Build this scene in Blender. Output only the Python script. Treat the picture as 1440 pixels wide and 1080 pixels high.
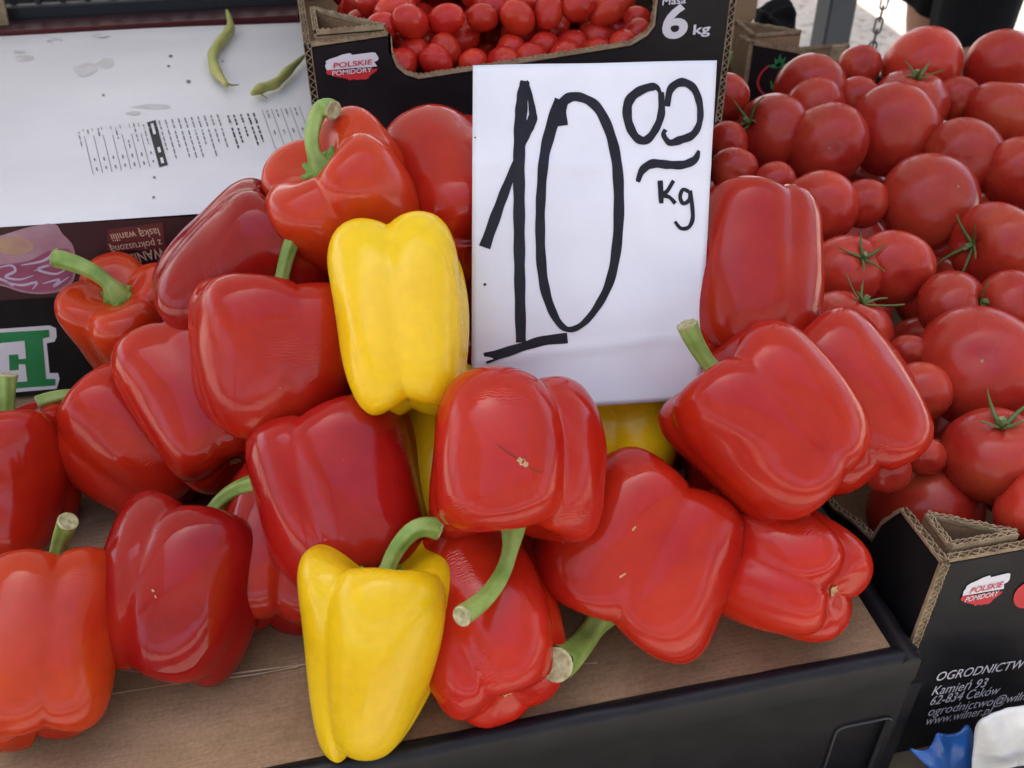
import bpy, bmesh, math, random
import numpy as np
from mathutils import Vector, Matrix
from mathutils.bvhtree import BVHTree
for o in list(bpy.data.objects): bpy.data.objects.remove(o)
S = bpy.context.scene
COL = S.collection
random.seed(7)
R = math.radians

# ------------------------------------------------------------------ camera
FPX = 1400.0                                   # focal length in pixels of a 1440 x 1080 picture
PITCH, YAW, ROLL, CAMH = R(38), R(11.5), R(0.8), 0.514   # heights count from the pepper tray's cardboard (z = 0)
FW = Vector((math.sin(YAW)*math.cos(PITCH), math.cos(YAW)*math.cos(PITCH), -math.sin(PITCH)))
RT0 = Vector((math.cos(YAW), -math.sin(YAW), 0)); UP0 = RT0.cross(FW)
RT = RT0*math.cos(ROLL) - UP0*math.sin(ROLL); UP = RT.cross(FW)
CAM = Vector((0, 0, CAMH))
cd = bpy.data.cameras.new('camera'); cd.sensor_width = 36; cd.lens = 36*FPX/1440
cd.clip_start = 0.02; cd.clip_end = 400
cd.dof.use_dof = True; cd.dof.focus_distance = 0.62; cd.dof.aperture_fstop = 13
cam = bpy.data.objects.new('camera', cd); COL.objects.link(cam)
M = Matrix((RT, UP, -FW)).transposed().to_4x4(); M.translation = CAM
cam.matrix_world = M
S.camera = cam

# ------------------------------------------------------------------ sky, sun, exposure
SUN_EL, SUN_AZ = R(60), R(-20)                 # azimuth from +Y towards +X: the sun stands beyond the stall
w = bpy.data.worlds.new('World'); S.world = w; w.use_nodes = True
nt = w.node_tree; bg = nt.nodes['Background']
sky = nt.nodes.new('ShaderNodeTexSky'); sky.sky_type = 'NISHITA'; sky.sun_disc = False
sky.sun_elevation = SUN_EL; sky.sun_rotation = SUN_AZ
nt.links.new(sky.outputs[0], bg.inputs[0]); bg.inputs[1].default_value = 0.15
sky.dust_density = 5; sky.ozone_density = .6; sky.air_density = .8
SUND = Vector((math.sin(SUN_AZ)*math.cos(SUN_EL), math.cos(SUN_AZ)*math.cos(SUN_EL), math.sin(SUN_EL)))
sl = bpy.data.lights.new('sun', 'SUN'); sl.energy = 4.0; sl.angle = R(0.53); sl.color = (1, .95, .88)
so = bpy.data.objects.new('sun', sl); COL.objects.link(so)
so.rotation_euler = (-SUND).to_track_quat('-Z', 'Y').to_euler(); so.location = (0, 0, 6)
S.view_settings.view_transform = 'Standard'; S.view_settings.look = 'None'
S.view_settings.exposure = 2.05; S.view_settings.gamma = 1
GROUND = -0.80

# ------------------------------------------------------------------ helpers
def ray(x, y): return FW + RT*((x-720)/FPX) - UP*((y-540)/FPX)
def dep(x, y, d): return CAM + ray(x, y)*d
def pz(x, y, z):
    r = ray(x, y); return CAM + r*((z-CAMH)/r.z)
def pY(x, y, Y):
    r = ray(x, y); return CAM + r*(Y/r.y)
def pX(x, y, X):
    r = ray(x, y); return CAM + r*(X/r.x)
def pplane(x, y, P, n):
    r = ray(x, y); return CAM + r*((P-CAM).dot(n)/r.dot(n))
def camv(a, b, c): return RT*a + UP*b - FW*c     # right, up, towards the viewer

def rgb(*c): return (c[0], c[1], c[2], 1)
def mat(name, col, rough=.5, spec=.5, noise=None, bump=None, coat=0, sss=0, metal=0, trans=0, col2=None, nscale=20, ncoord='Object', lo=.35, hi=.65):
    m = bpy.data.materials.new(name); m.use_nodes = True
    n = m.node_tree.nodes; l = m.node_tree.links; b = n['Principled BSDF']
    b.inputs['Base Color'].default_value = rgb(*col); b.inputs['Roughness'].default_value = rough
    b.inputs['Specular IOR Level'].default_value = spec; b.inputs['Metallic'].default_value = metal
    b.inputs['Coat Weight'].default_value = coat; b.inputs['Coat Roughness'].default_value = .12
    tc = n.new('ShaderNodeTexCoord')
    if sss:
        b.inputs['Subsurface Weight'].default_value = sss; b.inputs['Subsurface Radius'].default_value = (.006, .0015, .001)
        b.inputs['Subsurface Scale'].default_value = 1
    if col2 is not None:
        t = n.new('ShaderNodeTexNoise'); t.inputs['Scale'].default_value = nscale; t.inputs['Detail'].default_value = 5
        l.new(tc.outputs[ncoord], t.inputs['Vector'])
        r = n.new('ShaderNodeValToRGB'); r.color_ramp.elements[0].position = lo; r.color_ramp.elements[1].position = hi
        r.color_ramp.elements[0].color = rgb(*col); r.color_ramp.elements[1].color = rgb(*col2)
        l.new(t.outputs['Fac'], r.inputs['Fac']); l.new(r.outputs[0], b.inputs['Base Color'])
    if bump:
        sc, st, dist = bump
        t = n.new('ShaderNodeTexNoise'); t.inputs['Scale'].default_value = sc; t.inputs['Detail'].default_value = 6
        l.new(tc.outputs[ncoord], t.inputs['Vector'])
        bp = n.new('ShaderNodeBump'); bp.inputs['Strength'].default_value = st; bp.inputs['Distance'].default_value = dist
        l.new(t.outputs['Fac'], bp.inputs['Height']); l.new(bp.outputs[0], b.inputs['Normal'])
    return m

def skin_mat(name, c1, c2, rough, wr=.25, sc=1.0, speck=.95, c3=(.44, .032, .005)):
    """glossy vegetable skin: slow colour drift, pale specks, fine shrivel wrinkles in patches"""
    m = bpy.data.materials.new(name); m.use_nodes = True
    n = m.node_tree.nodes; l = m.node_tree.links; b = n['Principled BSDF']
    tc = n.new('ShaderNodeTexCoord'); oi = n.new('ShaderNodeObjectInfo')
    add = n.new('ShaderNodeVectorMath'); add.operation = 'ADD'
    mul = n.new('ShaderNodeMath'); mul.operation = 'MULTIPLY'; mul.inputs[1].default_value = 7
    l.new(oi.outputs['Random'], mul.inputs[0]); l.new(tc.outputs['Object'], add.inputs[0]); l.new(mul.outputs[0], add.inputs[1])
    V = add.outputs[0]
    def noise(scale, det=3):
        t = n.new('ShaderNodeTexNoise'); t.inputs['Scale'].default_value = scale*sc; t.inputs['Detail'].default_value = det
        l.new(V, t.inputs['Vector']); return t.outputs['Fac']
    def ramp(src, a, bb, ca=(0, 0, 0), cb=(1, 1, 1)):
        r = n.new('ShaderNodeValToRGB'); r.color_ramp.elements[0].position = a; r.color_ramp.elements[1].position = bb
        r.color_ramp.elements[0].color = rgb(*ca); r.color_ramp.elements[1].color = rgb(*cb); l.new(src, r.inputs['Fac']); return r.outputs[0]
    def mix(f, a, bb, mode='MIX'):
        x = n.new('ShaderNodeMix'); x.data_type = 'RGBA'; x.blend_type = mode
        if isinstance(f, float): x.inputs[0].default_value = f
        else: l.new(f, x.inputs[0])
        for i, s in ((6, a), (7, bb)):
            if isinstance(s, tuple): x.inputs[i].default_value = rgb(*s)
            else: l.new(s, x.inputs[i])
        return x.outputs[2]
    base = ramp(noise(22, 3), .32, .68, c1, c2)
    hs = n.new('ShaderNodeHueSaturation')
    mr = n.new('ShaderNodeMapRange'); l.new(oi.outputs['Random'], mr.inputs[0]); mr.inputs[3].default_value = .82; mr.inputs[4].default_value = 1.15
    l.new(mr.outputs[0], hs.inputs['Value']); l.new(base, hs.inputs['Color'])
    specks = ramp(noise(520, 0), speck, speck+.03)
    blush = ramp(noise(13, 3), .56, .74, (0, 0, 0), (.45, .45, .45))
    fine = ramp(noise(160, 5), .35, .72, (.95, .95, .95), (1.03, 1.03, 1.03))
    colr = mix(specks, mix(1.0, mix(blush, hs.outputs[0], c3), fine, 'MULTIPLY'), (.75, .5, .3))
    l.new(colr, b.inputs['Base Color'])
    rr = ramp(noise(35, 4), .3, .75, (rough-.05,)*3, (rough+.13,)*3); l.new(rr, b.inputs['Roughness'])
    b.inputs['Specular IOR Level'].default_value = .33
    b.inputs['Subsurface Weight'].default_value = .12; b.inputs['Subsurface Radius'].default_value = (.004, .001, .0008); b.inputs['Subsurface Scale'].default_value = 1
    # wrinkles
    wv = n.new('ShaderNodeTexWave'); wv.inputs['Scale'].default_value = 170*sc; wv.inputs['Distortion'].default_value = 9; wv.inputs['Detail'].default_value = 3
    wv.inputs['Detail Scale'].default_value = 1.2; wv.bands_direction = 'Z'; l.new(V, wv.inputs['Vector'])
    msk = ramp(noise(24, 2), .60, .72)
    k = n.new('ShaderNodeMath'); k.operation = 'MULTIPLY'; l.new(wv.outputs['Fac'], k.inputs[0]); l.new(msk, k.inputs[1])
    k2 = n.new('ShaderNodeMath'); k2.operation = 'MULTIPLY_ADD'; l.new(noise(60, 2), k2.inputs[0]); k2.inputs[1].default_value = 2.2; l.new(k.outputs[0], k2.inputs[2])
    bp = n.new('ShaderNodeBump'); bp.inputs['Strength'].default_value = wr*.8; bp.inputs['Distance'].default_value = .0009/sc**.5
    l.new(k2.outputs[0], bp.inputs['Height']); l.new(bp.outputs[0], b.inputs['Normal'])
    return m

MT = {}
MT['red'] = skin_mat('pepper red', (.36, .009, .005), (.44, .021, .006), .12)
MT['deep'] = skin_mat('pepper deep red', (.26, .005, .005), (.34, .010, .006), .11)
MT['orange'] = skin_mat('pepper orange red', (.43, .022, .006), (.50, .046, .007), .14, .2)
MT['yellow'] = skin_mat('pepper yellow', (.86, .52, .006), (.90, .60, .010), .18, .15, c3=(.87, .50, .005))
MT['tomato'] = skin_mat('tomato red', (.40, .022, .014), (.50, .048, .022), .22, .05, .042, .95, (.50, .10, .03))
MT['cherry'] = skin_mat('cherry tomato red', (.48, .018, .012), (.58, .045, .018), .2, .05, .015, .9)
MT['stem'] = mat('pepper stem green', (.16, .27, .045), .5, .4, col2=(.30, .40, .10), nscale=60, bump=(140, .4, .001))
MT['calyx'] = mat('calyx green', (.10, .22, .03), .55, .4, col2=(.20, .33, .06), nscale=90, bump=(200, .5, .001))
MT['dry'] = mat('dried stem', (.32, .27, .13), .8, .2, col2=(.20, .17, .07), nscale=90, bump=(200, .6, .001))
MT['cut'] = mat('cut stem end', (.50, .46, .27), .8, .2, col2=(.30, .26, .12), nscale=260, bump=(300, .8, .001))
MT['tcalyx'] = mat('tomato calyx', (.07, .12, .03), .6, .3, col2=(.16, .20, .06), nscale=90)
MT['scar'] = mat('blossom scar', (.42, .22, .09), .8, .2, col2=(.55, .36, .18), nscale=300)
MT['scarline'] = mat('scar crease', (.20, .035, .018), .7, .2)
MT['paper'] = mat('card white', (.78, .78, .80), .42, .4, col2=(.70, .70, .74), nscale=14, bump=(9, .25, .004))
MT['ink'] = mat('marker ink', (.007, .007, .012), .5, .25, col2=(.014, .014, .022), nscale=60)
MT['kraft'] = mat('kraft cardboard', (.36, .235, .135), .85, .2, col2=(.27, .17, .095), nscale=14, bump=(250, .25, .0006))
def kraft_mat():
    m = MT['kraft']; n = m.node_tree.nodes; l = m.node_tree.links; b = n['Principled BSDF']; src = b.inputs['Base Color'].links[0].from_socket
    tc = n.new('ShaderNodeTexCoord'); mp = n.new('ShaderNodeMapping'); mp.inputs['Scale'].default_value = (60, 900, 300); l.new(tc.outputs['Object'], mp.inputs['Vector'])
    t = n.new('ShaderNodeTexNoise'); t.inputs['Scale'].default_value = 1; t.inputs['Detail'].default_value = 4; l.new(mp.outputs[0], t.inputs['Vector'])
    t2 = n.new('ShaderNodeTexNoise'); t2.inputs['Scale'].default_value = 420; t2.inputs['Detail'].default_value = 3; l.new(tc.outputs['Object'], t2.inputs['Vector'])
    r = n.new('ShaderNodeValToRGB'); r.color_ramp.elements[0].position = .3; r.color_ramp.elements[1].position = .7; r.color_ramp.elements[0].color = rgb(.68, .66, .64); r.color_ramp.elements[1].color = rgb(1.12, 1.12, 1.12)
    ad = n.new('ShaderNodeMix'); ad.inputs[0].default_value = .5; l.new(t.outputs['Fac'], ad.inputs[2]); l.new(t2.outputs['Fac'], ad.inputs[3]); l.new(ad.outputs[0], r.inputs['Fac'])
    x = n.new('ShaderNodeMix'); x.data_type = 'RGBA'; x.blend_type = 'MULTIPLY'; x.inputs[0].default_value = 1; l.new(src, x.inputs[6]); l.new(r.outputs[0], x.inputs[7]); l.new(x.outputs[2], b.inputs['Base Color'])
kraft_mat()
MT['creaseline'] = mat('scuffed crease', (.52, .40, .27), .9, .1)
MT['kraftlight'] = mat('cut cardboard edge', (.36, .27, .165), .9, .1, col2=(.24, .17, .10), nscale=120)
MT['black'] = mat('printed black board', (.007, .007, .009), .45, .28, col2=(.013, .013, .015), nscale=40, bump=(45, .25, .0012), lo=.45, hi=.75)
MT['blackedge'] = mat('rubbed black fold', (.05, .05, .05), .7, .3)
MT['wprint'] = mat('white print', (.72, .70, .74), .5)
MT['rprint'] = mat('red print', (.55, .03, .035), .5)
MT['gprint'] = mat('green print', (.012, .20, .055), .5, col2=(.02, .25, .08), nscale=30)
MT['gprint2'] = mat('bright green print', (.05, .32, .05), .5)
MT['white'] = mat('white coated board', (.74, .73, .72), .38, .5, col2=(.66, .65, .65), nscale=6, bump=(5, .35, .006))
MT['maroon'] = mat('maroon board', (.035, .010, .013), .4, .5, col2=(.05, .014, .018), nscale=8)
MT['maroon2'] = mat('lighter maroon print', (.12, .022, .022), .4, .5)
MT['cream'] = mat('cream print', (.62, .44, .30), .5)
MT['mauve'] = mat('mauve print', (.42, .26, .30), .45, col2=(.34, .16, .20), nscale=40)
MT['berry'] = mat('berry print', (.24, .05, .10), .45, col2=(.34, .09, .15), nscale=60)
MT['lilac'] = mat('lilac print', (.50, .42, .52), .45)
MT['ochre'] = mat('ochre print', (.46, .33, .17), .45, col2=(.40, .22, .17), nscale=60)
MT['greyprint'] = mat('grey table print', (.15, .15, .16), .5)
MT['stain'] = mat('damp stain', (.50, .48, .46), .5, col2=(.60, .585, .57), nscale=60)
MT['plastic'] = mat('black crate plastic', (.022, .024, .027), .32, .5)
MT['bean'] = mat('bean skin', (.36, .40, .09), .45, .4, col2=(.46, .42, .12), nscale=60)
MT['blue'] = mat('blue film', (.012, .07, .26), .28, .5, col2=(.02, .11, .36), nscale=25, bump=(40, .5, .004))
MT['bag'] = mat('white film', (.72, .72, .70), .25, .5, col2=(.60, .60, .58), nscale=30, bump=(55, .55, .003))
MT['steel'] = mat('dark painted steel', (.055, .06, .065), .5, .5, col2=(.075, .08, .085), nscale=12)
MT['chain'] = mat('rusty chain', (.05, .045, .04), .5, .5, metal=.6)
MT['cloth'] = mat('black cloth', (.006, .006, .007), .9, .15, bump=(60, .5, .004))
MT['shirt'] = mat('grey cloth', (.12, .13, .15), .9, .15)
MT['skin'] = mat('skin', (.36, .19, .125), .5, .4, sss=.1)
MT['hair'] = mat('hair', (.03, .02, .012), .7, .3)
MT['wood'] = mat('crate wood', (.30, .20, .11), .8, .2, col2=(.22, .14, .075), nscale=14)
MT['table'] = mat('table board', (.13, .095, .06), .75, .3, col2=(.09, .065, .04), nscale=10)
MT['cuke'] = mat('green vegetable', (.09, .16, .03), .4, .4, col2=(.2, .28, .07), nscale=30)

def mesh(name, v, f, smooth=False, mats=(), midx=None):
    me = bpy.data.meshes.new(name); me.from_pydata([tuple(p) for p in v], [], [tuple(q) for q in f])
    for m in mats: me.materials.append(MT[m] if isinstance(m, str) else m)
    if midx is not None: me.polygons.foreach_set('material_index', midx)
    if smooth: me.polygons.foreach_set('use_smooth', [True]*len(me.polygons))
    me.update(); return me
WORLD = {}
def obj(name, me, parent=None, m=None, kind=None):
    o = bpy.data.objects.new(name, me); COL.objects.link(o)
    m = m.copy() if m is not None else Matrix.Identity(4)
    if parent is not None:
        o.parent = parent; o.matrix_parent_inverse = WORLD[parent.name].inverted()
    o.matrix_basis = m; WORLD[o.name] = m
    if kind: o['kind'] = kind
    return o
def tag(o, label, cat, group=None):
    o['label'] = label; o['category'] = cat
    if group: o['group'] = group
    return o
def thing(name, label, cat, loc=(0, 0, 0), group=None):
    return tag(obj(name, None, None, Matrix.Translation(loc)), label, cat, group)
def frame(o, x, y, z=None):
    """matrix with columns x, y, z and origin o"""
    x = Vector(x).normalized(); y = Vector(y); z = x.cross(y).normalized() if z is None else Vector(z).normalized(); y = z.cross(x)
    m = Matrix((x, y, z)).transposed().to_4x4(); m.translation = o; return m
def axis_frame(o, z, ref):
    z = Vector(z).normalized(); x = Vector(ref) - z*z.dot(Vector(ref)); x.normalize(); y = z.cross(x)
    m = Matrix((x, y, z)).transposed().to_4x4(); m.translation = o; return m
def box_vf(c0, c1):
    (a, b, c), (d, e, g) = c0, c1
    v = [(a,b,c),(d,b,c),(d,e,c),(a,e,c),(a,b,g),(d,b,g),(d,e,g),(a,e,g)]
    return v, [(0,3,2,1),(4,5,6,7),(0,1,5,4),(1,2,6,5),(2,3,7,6),(3,0,4,7)]
def boxmesh(name, c0, c1, m, bevel=0):
    v, f = box_vf(c0, c1); me = mesh(name, v, f, mats=(m,))
    if bevel:
        bm = bmesh.new(); bm.from_mesh(me); bmesh.ops.bevel(bm, geom=bm.edges[:], offset=bevel, segments=2, affect='EDGES'); bm.to_mesh(me); bm.free()
    return me
def plate(name, outlines, t, mats):
    """flat plate in local xy from z=-t to 0, with holes; mats = face, back, edge"""
    bm = bmesh.new(); es = []; loops = []
    for ol in outlines:
        vs = [bm.verts.new((p[0], p[1], 0)) for p in ol]; loops.append(vs)
        for i in range(len(vs)): es.append(bm.edges.new((vs[i], vs[(i+1) % len(vs)])))
    bmesh.ops.triangle_fill(bm, edges=es, use_beauty=True)
    for f in bm.faces:
        f.normal_update()
        if f.normal.z < 0: f.normal_flip()
        f.material_index = 0
    if t > 0:
        top = [f for f in bm.faces]; low = {}
        for vs in loops:
            for v in vs: low[v] = bm.verts.new((v.co.x, v.co.y, -t))
        for f in top:
            g = bm.faces.new([low[v] for v in reversed(f.verts)]); g.material_index = 1
        for vs in loops:
            for i in range(len(vs)):
                a, b = vs[i], vs[(i+1) % len(vs)]
                g = bm.faces.new((a, b, low[b], low[a])); g.material_index = 2
        bmesh.ops.recalc_face_normals(bm, faces=bm.faces[:])
    me = bpy.data.meshes.new(name); bm.to_mesh(me); bm.free()
    for m in mats: me.materials.append(MT[m])
    return me
def tube(name, pts, rad, m, seg=12, ridge=0, nr=5, cap=True, smooth=True):
    pts = [Vector(p) for p in pts]; n = len(pts); v = []; f = []
    T = [(pts[min(i+1, n-1)]-pts[max(i-1, 0)]).normalized() for i in range(n)]
    ref = T[0].orthogonal().normalized()
    for i in range(n):
        ref = (ref - T[i]*T[i].dot(ref)).normalized(); b = T[i].cross(ref)
        for k in range(seg):
            a = 2*math.pi*k/seg; r = rad[i]*(1+ridge*math.cos(nr*a))
            v.append(pts[i] + ref*math.cos(a)*r + b*math.sin(a)*r)
    for i in range(n-1):
        for k in range(seg): f.append((i*seg+k, i*seg+(k+1) % seg, (i+1)*seg+(k+1) % seg, (i+1)*seg+k))
    if cap: f.append(tuple(range(seg))[::-1]); f.append(tuple((n-1)*seg+k for k in range(seg)))
    return mesh(name, v, f, smooth, (m,)), T, ref
def bez(p0, p1, p2, n=12): return [p0*(1-t)**2 + p1*2*t*(1-t) + p2*t*t for t in [i/n for i in range(n+1)]]
def ribbon(pts, wid):
    """flat brush stroke in 2D: points and widths -> outline polygon strip"""
    v = []; f = []; n = len(pts)
    for i in range(n):
        a = pts[max(i-1, 0)]; b = pts[min(i+1, n-1)]; dx, dy = b[0]-a[0], b[1]-a[1]; L = math.hypot(dx, dy) or 1
        ww = wid[i]/2; v += [(pts[i][0]-dy/L*ww, pts[i][1]+dx/L*ww), (pts[i][0]+dy/L*ww, pts[i][1]-dx/L*ww)]
    for i in range(n-1): f.append((2*i, 2*i+1, 2*i+3, 2*i+2))
    return v, f
def smoothpath(P, k=8, closed=False):
    """Catmull-Rom through tuples"""
    out = []; n = len(P); rng = n if closed else n-1
    for i in range(rng):
        g = lambda j: np.array(P[j % n] if closed else P[min(max(j, 0), n-1)], float)
        p0, p1, p2, p3 = g(i-1), g(i), g(i+1), g(i+2)
        for s in range(k):
            t = s/k; out.append(tuple(.5*(2*p1+(p2-p0)*t+(2*p0-5*p1+4*p2-p3)*t*t+(3*p1-p0-3*p2+p3)*t**3)))
    if not closed: out.append(tuple(map(float, P[-1])))
    return out
def textmesh(s, size, m, bold=0.0, shear=0.0, spacing=1.0, xs=1.0):
    cu = bpy.data.curves.new('lettering', 'FONT'); cu.body = s; cu.size = size; cu.offset = bold*size; cu.shear = shear; cu.space_character = spacing
    cu.resolution_u = 4
    t = bpy.data.objects.new('tmp', cu); COL.objects.link(t)
    dg = bpy.context.evaluated_depsgraph_get(); me = bpy.data.meshes.new_from_object(t.evaluated_get(dg))
    bpy.data.objects.remove(t); bpy.data.curves.remove(cu)
    me.name = 'lettering'; me.materials.clear(); me.materials.append(MT[m])
    if xs != 1: me.transform(Matrix.Diagonal((xs, 1, 1, 1)))
    return me
def text(s, p0, p1, nrm, height, m, parent, bold=.0, shear=0, spacing=1.0, off=.0006, name='lettering', flip=False):
    """lettering whose baseline runs p0 -> p1 on the plane with normal nrm; cap height = height"""
    me = textmesh(s, 1, m, bold, shear, spacing)
    xs = [v.co.x for v in me.vertices]; W = max(xs)-min(xs); x0 = min(xs)
    L = (p1-p0).length
    me.transform(Matrix.Translation((-x0, 0, 0))); me.transform(Matrix.Diagonal((L/W, height/.70, 1, 1)))
    x = (p1-p0).normalized(); y = Vector(nrm).cross(x)
    return obj(name, me, parent, frame(p0+Vector(nrm)*off, x, y, nrm))
def decal(name, pts, nrm, off, m, parent, local=None):
    """flat printed patch from world points on a plane"""
    nrm = Vector(nrm).normalized(); o = pts[0]; x = (pts[1]-pts[0]); x = (x-nrm*x.dot(nrm)).normalized(); y = nrm.cross(x)
    me = plate(name, [[((p-o).dot(x), (p-o).dot(y)) for p in pts]], 0, (m,))
    return obj(name, me, parent, frame(o+nrm*off, x, y, nrm))
def strokedecal(name, pts, wid, fn, nrm, off, m, parent):
    """brush stroke: 2D picture points mapped by fn onto a surface"""
    v, f = ribbon(pts, wid); nrm = Vector(nrm)
    return obj(name, mesh(name, [fn(*p)+nrm*off for p in v], f, mats=(m,)), parent)
def fluted(path, tdir, th, outdir, parent, h=.004, pitch=.0065, name='fluted_edge'):
    """open corrugated board edge along a path: two liners and the wavy core between them"""
    path = [Vector(p) for p in path]; tdir = Vector(tdir).normalized(); outdir = Vector(outdir).normalized()
    pts = []; acc = 0
    for a, b in zip(path[:-1], path[1:]):
        n = max(1, int((b-a).length/.0011))
        for i in range(n): pts.append((a+(b-a)*(i/n), (b-a).normalized()))
    pts.append((path[-1], (path[-1]-path[-2]).normalized()))
    v = []; f = []; lt = .0007
    def strip(offs, w0):
        base = len(v)
        for i, (p, t) in enumerate(pts):
            o = tdir.cross(t); o = o if o.dot(outdir) > 0 else -o
            o = (o + outdir*.4).normalized()
            a = offs(i); hh = h*(1+.18*math.sin(i*1.7)+.12*math.sin(i*.43))
            for q in (a-w0, a+w0): v.extend([p+tdir*q-o*.001, p+tdir*q+o*hh])
        for i in range(len(pts)-1):
            j = base+4*i; k = j+4
            f.extend([(j, k, k+1, j+1), (j+3, k+3, k+2, j+2), (j+1, k+1, k+3, j+3)])
    strip(lambda i: -th/2+lt/2, lt/2); strip(lambda i: th/2-lt/2, lt/2)
    strip(lambda i: (th/2-lt-.0004)*math.sin(i*.0011/pitch*2*math.pi), .0004)
    return obj(name, mesh(name, v, f, mats=('kraftlight',)), parent)

# ------------------------------------------------------------------ ground, canopies
def build_ground():
    m = bpy.data.materials.new('worn paving'); m.use_nodes = True; n = m.node_tree.nodes; l = m.node_tree.links; b = n['Principled BSDF']
    tc = n.new('ShaderNodeTexCoord'); cols = []
    t1 = n.new('ShaderNodeTexNoise'); t1.inputs['Scale'].default_value = 3; t1.inputs['Detail'].default_value = 8; l.new(tc.outputs['Object'], t1.inputs['Vector'])
    t2 = n.new('ShaderNodeTexNoise'); t2.inputs['Scale'].default_value = 26; t2.inputs['Detail'].default_value = 5; l.new(tc.outputs['Object'], t2.inputs['Vector'])
    r = n.new('ShaderNodeValToRGB'); r.color_ramp.elements[0].position = .3; r.color_ramp.elements[1].position = .7
    r.color_ramp.elements[0].color = rgb(.24, .22, .19); r.color_ramp.elements[1].color = rgb(.40, .37, .33); l.new(t1.outputs['Fac'], r.inputs['Fac'])
    r2 = n.new('ShaderNodeValToRGB'); r2.color_ramp.elements[0].position = .33; r2.color_ramp.elements[1].position = .46
    r2.color_ramp.elements[0].color = rgb(.45, .43, .4); r2.color_ramp.elements[1].color = rgb(1, 1, 1); l.new(t2.outputs['Fac'], r2.inputs['Fac'])
    x = n.new('ShaderNodeMix'); x.data_type = 'RGBA'; x.blend_type = 'MULTIPLY'; x.inputs[0].default_value = 1
    l.new(r.outputs[0], x.inputs[6]); l.new(r2.outputs[0], x.inputs[7]); l.new(x.outputs[2], b.inputs['Base Color']); b.inputs['Roughness'].default_value = .85
    bp = n.new('ShaderNodeBump'); bp.inputs['Strength'].default_value = .6; bp.inputs['Distance'].default_value = .02; l.new(t2.outputs['Fac'], bp.inputs['Height']); l.new(bp.outputs[0], b.inputs['Normal'])
    MT['ground'] = m
    g = 150; me = mesh('ground', [(-g, -g, 0), (g, -g, 0), (g, g, 0), (-g, g, 0)], [(0, 1, 2, 3)], mats=('ground',))
    obj('ground', me, None, Matrix.Translation((0, 0, GROUND)), 'structure')
build_ground()

def canopy_mat():
    m = bpy.data.materials.new('canopy fabric'); m.use_nodes = True; n = m.node_tree.nodes; l = m.node_tree.links
    b = n['Principled BSDF']; b.inputs['Base Color'].default_value = rgb(.34, .35, .36); b.inputs['Roughness'].default_value = .8
    t = n.new('ShaderNodeBsdfTranslucent'); t.inputs['Color'].default_value = rgb(.76, .74, .71)
    x = n.new('ShaderNodeMixShader'); x.inputs[0].default_value = .10
    l.new(b.outputs[0], x.inputs[1]); l.new(t.outputs[0], x.inputs[2]); l.new(x.outputs[0], n['Material Output'].inputs['Surface'])
    MT['canopy'] = m
canopy_mat()
def canopy(label, x0, x1, y0, y1, z, posts, rise=.35):
    root = thing('stall_canopy', label, 'canopy', (0, 0, GROUND))
    NX, NY = 16, 12; v = []; f = []
    for j in range(NY+1):
        for i in range(NX+1):
            a, b = i/NX, j/NY
            v.append((x0+(x1-x0)*a, y0+(y1-y0)*b, z + rise*min(1, 1.6*(1-abs(2*b-1))) + .02*math.sin(a*19)*math.sin(b*3.1)))
    for j in range(NY):
        for i in range(NX): k = j*(NX+1)+i; f.append((k, k+1, k+NX+2, k+NX+1))
    obj('fabric_roof', mesh('fabric_roof', v, f, True, ('canopy',)), root)
    for (px, py, hw) in posts:
        obj('post', boxmesh('post', (px-hw, py-hw, GROUND), (px+hw, py+hw, z-.004), 'steel', .004), root)
    for yy in (y0+.02, y1-.05):
        obj('roof_rail', boxmesh('roof_rail', (x0, yy, z-.06), (x1, yy+.03, z-.02), 'steel', .004), root)
CZ = 1.45
sh = SUND/SUND.z*(CZ-GROUND)                        # from a ground point up to the canopy that shades it
e1 = Vector((2.25, 3.38, GROUND)) + sh
PP = dep(1172, 30, 1.85)
canopy('grey fabric canopy over the pepper stall on dark steel posts', -4.5, 4.2, .62, e1.y, CZ,
       [(PP.x, PP.y, .027), (-2.2, e1.y-.1, .027), (-2.2, .7, .027), (4.1, .7, .027), (4.1, e1.y-.1, .027)], .25)
canopy('grey fabric canopy of the stall across the walkway', -5.5, e1.x, e1.y-.05, e1.y+3.4, CZ-.03, [(-5.4, e1.y+.3, .027), (-5.4, e1.y+3.2, .027), (e1.x-.1, e1.y+3.2, .027)], .25)
canopy('unseen grey fabric canopy added behind the photographer to narrow the sky gap', -5, 5, -5.5, -1.0, CZ+.1, [(-4.8, -1.1, .027), (4.8, -1.1, .027), (-4.8, -5.3, .027), (4.8, -5.3, .027)], .25)  # unseen, added to narrow the sky gap and tighten the highlights
canopy('unseen grey fabric canopy added to cut the sky light from the left', -5, -1.5, -.95, .58, CZ+.03, [(-4.8, .4, .027), (-1.6, -.85, .027)], .2)  # unseen, added to end the bright sky strip on the left
canopy('unseen grey fabric canopy added to cut the sky light from the right', 1.7, 5, -.95, .58, CZ+.03, [(4.8, .4, .027), (1.8, -.85, .027)], .2)  # same on the right: unseen roof added to limit the sky strip

# ------------------------------------------------------------------ table
TZ = -.14
tb = thing('market_table', 'brown wooden stall table beneath the cartons', 'table', (0, .6, GROUND))
for i in range(4):
    obj('plank', boxmesh('plank', (-.9, .22+i*.26, TZ-.03), (.95, .22+i*.26+.255, TZ-.002-.001*(i % 2)), 'table', .003), tb)
for x in (-.8, .85):
    for y in (.3, 1.18): obj('leg', boxmesh('leg', (x-.03, y-.03, GROUND), (x+.03, y+.03, TZ-.031), 'table', .003), tb)

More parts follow.
